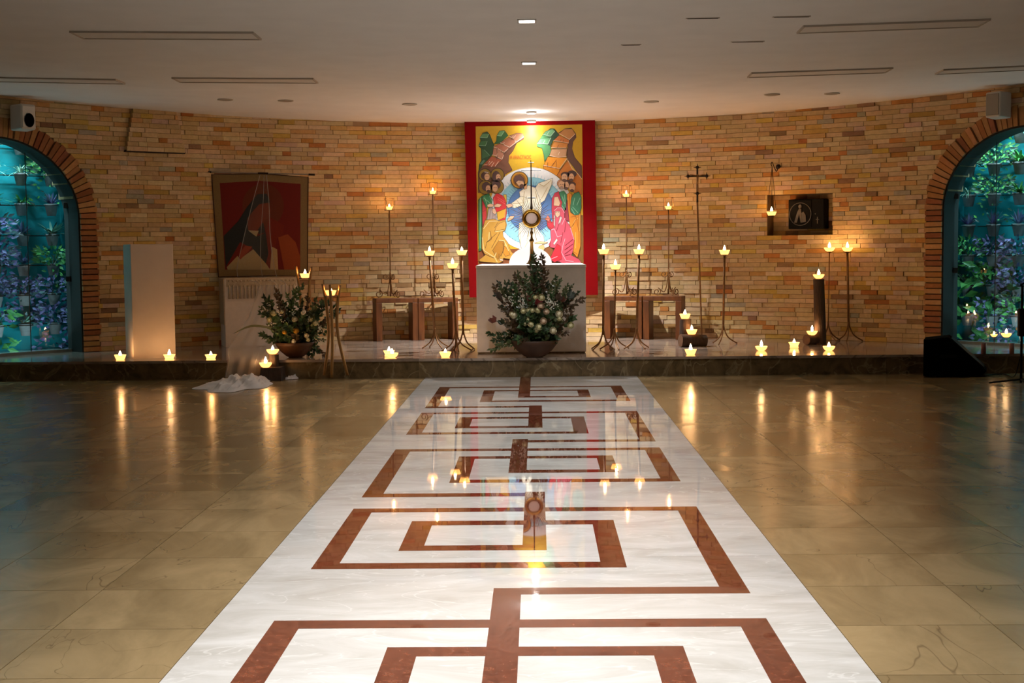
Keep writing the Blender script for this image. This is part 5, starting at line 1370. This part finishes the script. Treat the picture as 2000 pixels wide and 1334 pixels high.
# ================================================================== POTTED PLANTS ON THE TEAL WALL
POT = MB().lathe([(0.0,-0.13),(0.046,-0.13),(0.068,-0.022),(0.074,-0.020),(0.076,0.0),(0.070,0.0),(0.064,-0.015),(0.0,-0.02)], 18).mesh('pot', M['pot'], smooth=True)
RING = MB().tube([Vector((0.077*math.cos(2*PI*i/20), 0.077*math.sin(2*PI*i/20), -0.018)) for i in range(20)], 0.004, 5, closed=True).tube([(0,0.077,-0.018),(0,0.12,-0.018)], 0.004, 5).mesh('hanging_ring', M['black_iron'])
def blades(seed, n, L, w, up, droop, cols):
    rnd = random.Random(seed); m = MB()
    for k in range(n):
        a = rnd.uniform(0, 6.28); u = Vector((math.cos(a), math.sin(a), 0)); e = rnd.uniform(0.2, 1.0)*up; l = L*rnd.uniform(0.65, 1.1)
        s = Vector((-u.y, u.x, 0)); c = jit(rnd.choice(cols), 10); prev = None; N_ = 5
        for i in range(N_+1):
            q = i/N_; p = u*(0.01+l*q*math.cos(e))+Vector((0,0,l*q*math.sin(e)-droop*l*q*q)); ww = w*(1-q)**0.7*(0.6+0.4*min(1, q*4))
            cur = (p+s*ww/2, p-s*ww/2)
            if prev: m.add([prev[0], prev[1], cur[1], cur[0]], [(0,1,2,3)], c)
            prev = cur
    return m.mesh('foliage', M['leaf'], fix=False)
def bush(seed, n, R_, leaf, cols, trail=0.0):
    rnd = random.Random(seed); m = MB()
    for k in range(n):
        a = rnd.uniform(0, 6.28); rr = R_*rnd.random()**0.5
        z = rnd.uniform(0.0, R_*0.9) if rnd.random() > trail else rnd.uniform(-R_*1.6, 0.02)
        p = Vector((rr*math.cos(a), min(0.08, rr*math.sin(a)), z)); d = Vector((math.cos(a), math.sin(a)-0.3, rnd.uniform(-0.5, 0.9)))
        add_leaf(m, p, d, Vector((rnd.uniform(-.5,.5), -1, rnd.uniform(-.3,.8))), leaf*rnd.uniform(0.7,1.3), leaf*0.5, jit(rnd.choice(cols), 12), 0.3)
    for k in range(8):
        a = rnd.uniform(0, 6.28); m.tube([(0,0,-0.02), (R_*0.5*math.cos(a), min(0.06, R_*0.5*math.sin(a)), R_*0.5)], 0.003, 4, (60,70,50))
    return m.mesh('foliage', M['leaf'], fix=False)
G1 = [(70,130,60),(90,150,70),(60,110,60)]; G2 = [(120,150,130),(150,175,150),(90,120,100)]; PU = [(96,86,130),(120,104,150),(80,76,110),(70,90,90)]; DK = [(40,60,52),(60,84,66)]
KINDS = [('arching pale strap leaves', blades(1, 34, 0.24, 0.018, 1.25, 0.55, G2)), ('bright green lance leaves', blades(2, 34, 0.22, 0.032, 1.1, 0.45, G1)), ('stiff purple spiky leaves', blades(3, 44, 0.16, 0.026, 1.35, 0.15, PU)),
         ('dark rosette of pointed leaves', blades(4, 46, 0.19, 0.03, 1.0, 0.25, DK+G2)), ('trailing purple foliage', bush(5, 190, 0.17, 0.06, PU, 0.45)), ('bushy green foliage', bush(6, 170, 0.15, 0.055, G1, 0.2)), ('fern-like dark green fronds', bush(7, 220, 0.18, 0.05, G1+DK, 0.15)), ('large heart-shaped green leaves', bush(8, 60, 0.16, 0.12, G1, 0.3))]
ROWZ = [2.40, 2.075, 1.755, 1.43, 1.11, 0.79, 0.47]
ORD = ['top', 'second', 'third', 'fourth', 'fifth', 'sixth', 'lowest']
plan = {0: {'cols': [(-14,'outer'), (42,'middle'), (100,'inner'), (146,'innermost')], 'k': [[0,0,6,None],[0,0,6,None],[1,1,2,None],[4,2,3,None],[4,2,5,None],[4,4,4,None],[7,3,4,None]]},
        1: {'cols': [(1893,'innermost'), (1942,'middle'), (1992,'outer')], 'k': [[None,6,0],[0,6,1],[0,6,1],[2,2,2],[5,4,4],[7,7,4],[7,4,6]]}}
for wi, w in enumerate(WINS):
    side = ('left', 'right')[wi]
    for r_, z in enumerate(ROWZ):
        ta, tb = w.c-(w.a+0.1)/AR, w.c+(w.a+0.1)/AR
        m = MB().tube([cyl(ta+(tb-ta)*i/12, z-0.018, 0.93) for i in range(13)], 0.006, 5)
        tag(m.build('plant_rail', M['black_iron'], None, cyl(w.c, z, 0.93)), 'thin dark rail carrying the %s row of pots in the %s window' % (ORD[r_], side), 'rail', 'plant rails')
        for ci, (px, cn_) in enumerate(plan[wi]['cols']):
            kd = plan[wi]['k'][r_][ci]
            if kd is None: continue
            tq = theta(onwall(px, 450, 0.83)); loc = cyl(tq, z, 0.81)
            t = thing('potted_plant', 'grey pot with %s, %s row, %s column of %s window' % (KINDS[kd][0], ORD[r_], cn_, side), 'plant', loc, -tq+random.uniform(-0.2, 0.2), 'pots on the teal garden walls')
            link('pot', POT, t); link('hanging_ring', RING, t); f = link('foliage', KINDS[kd][1], t); f.rotation_euler.z = random.uniform(-0.6, 0.6)
            s = random.uniform(1.05, 1.35); f.scale = (s, s*0.8, s)
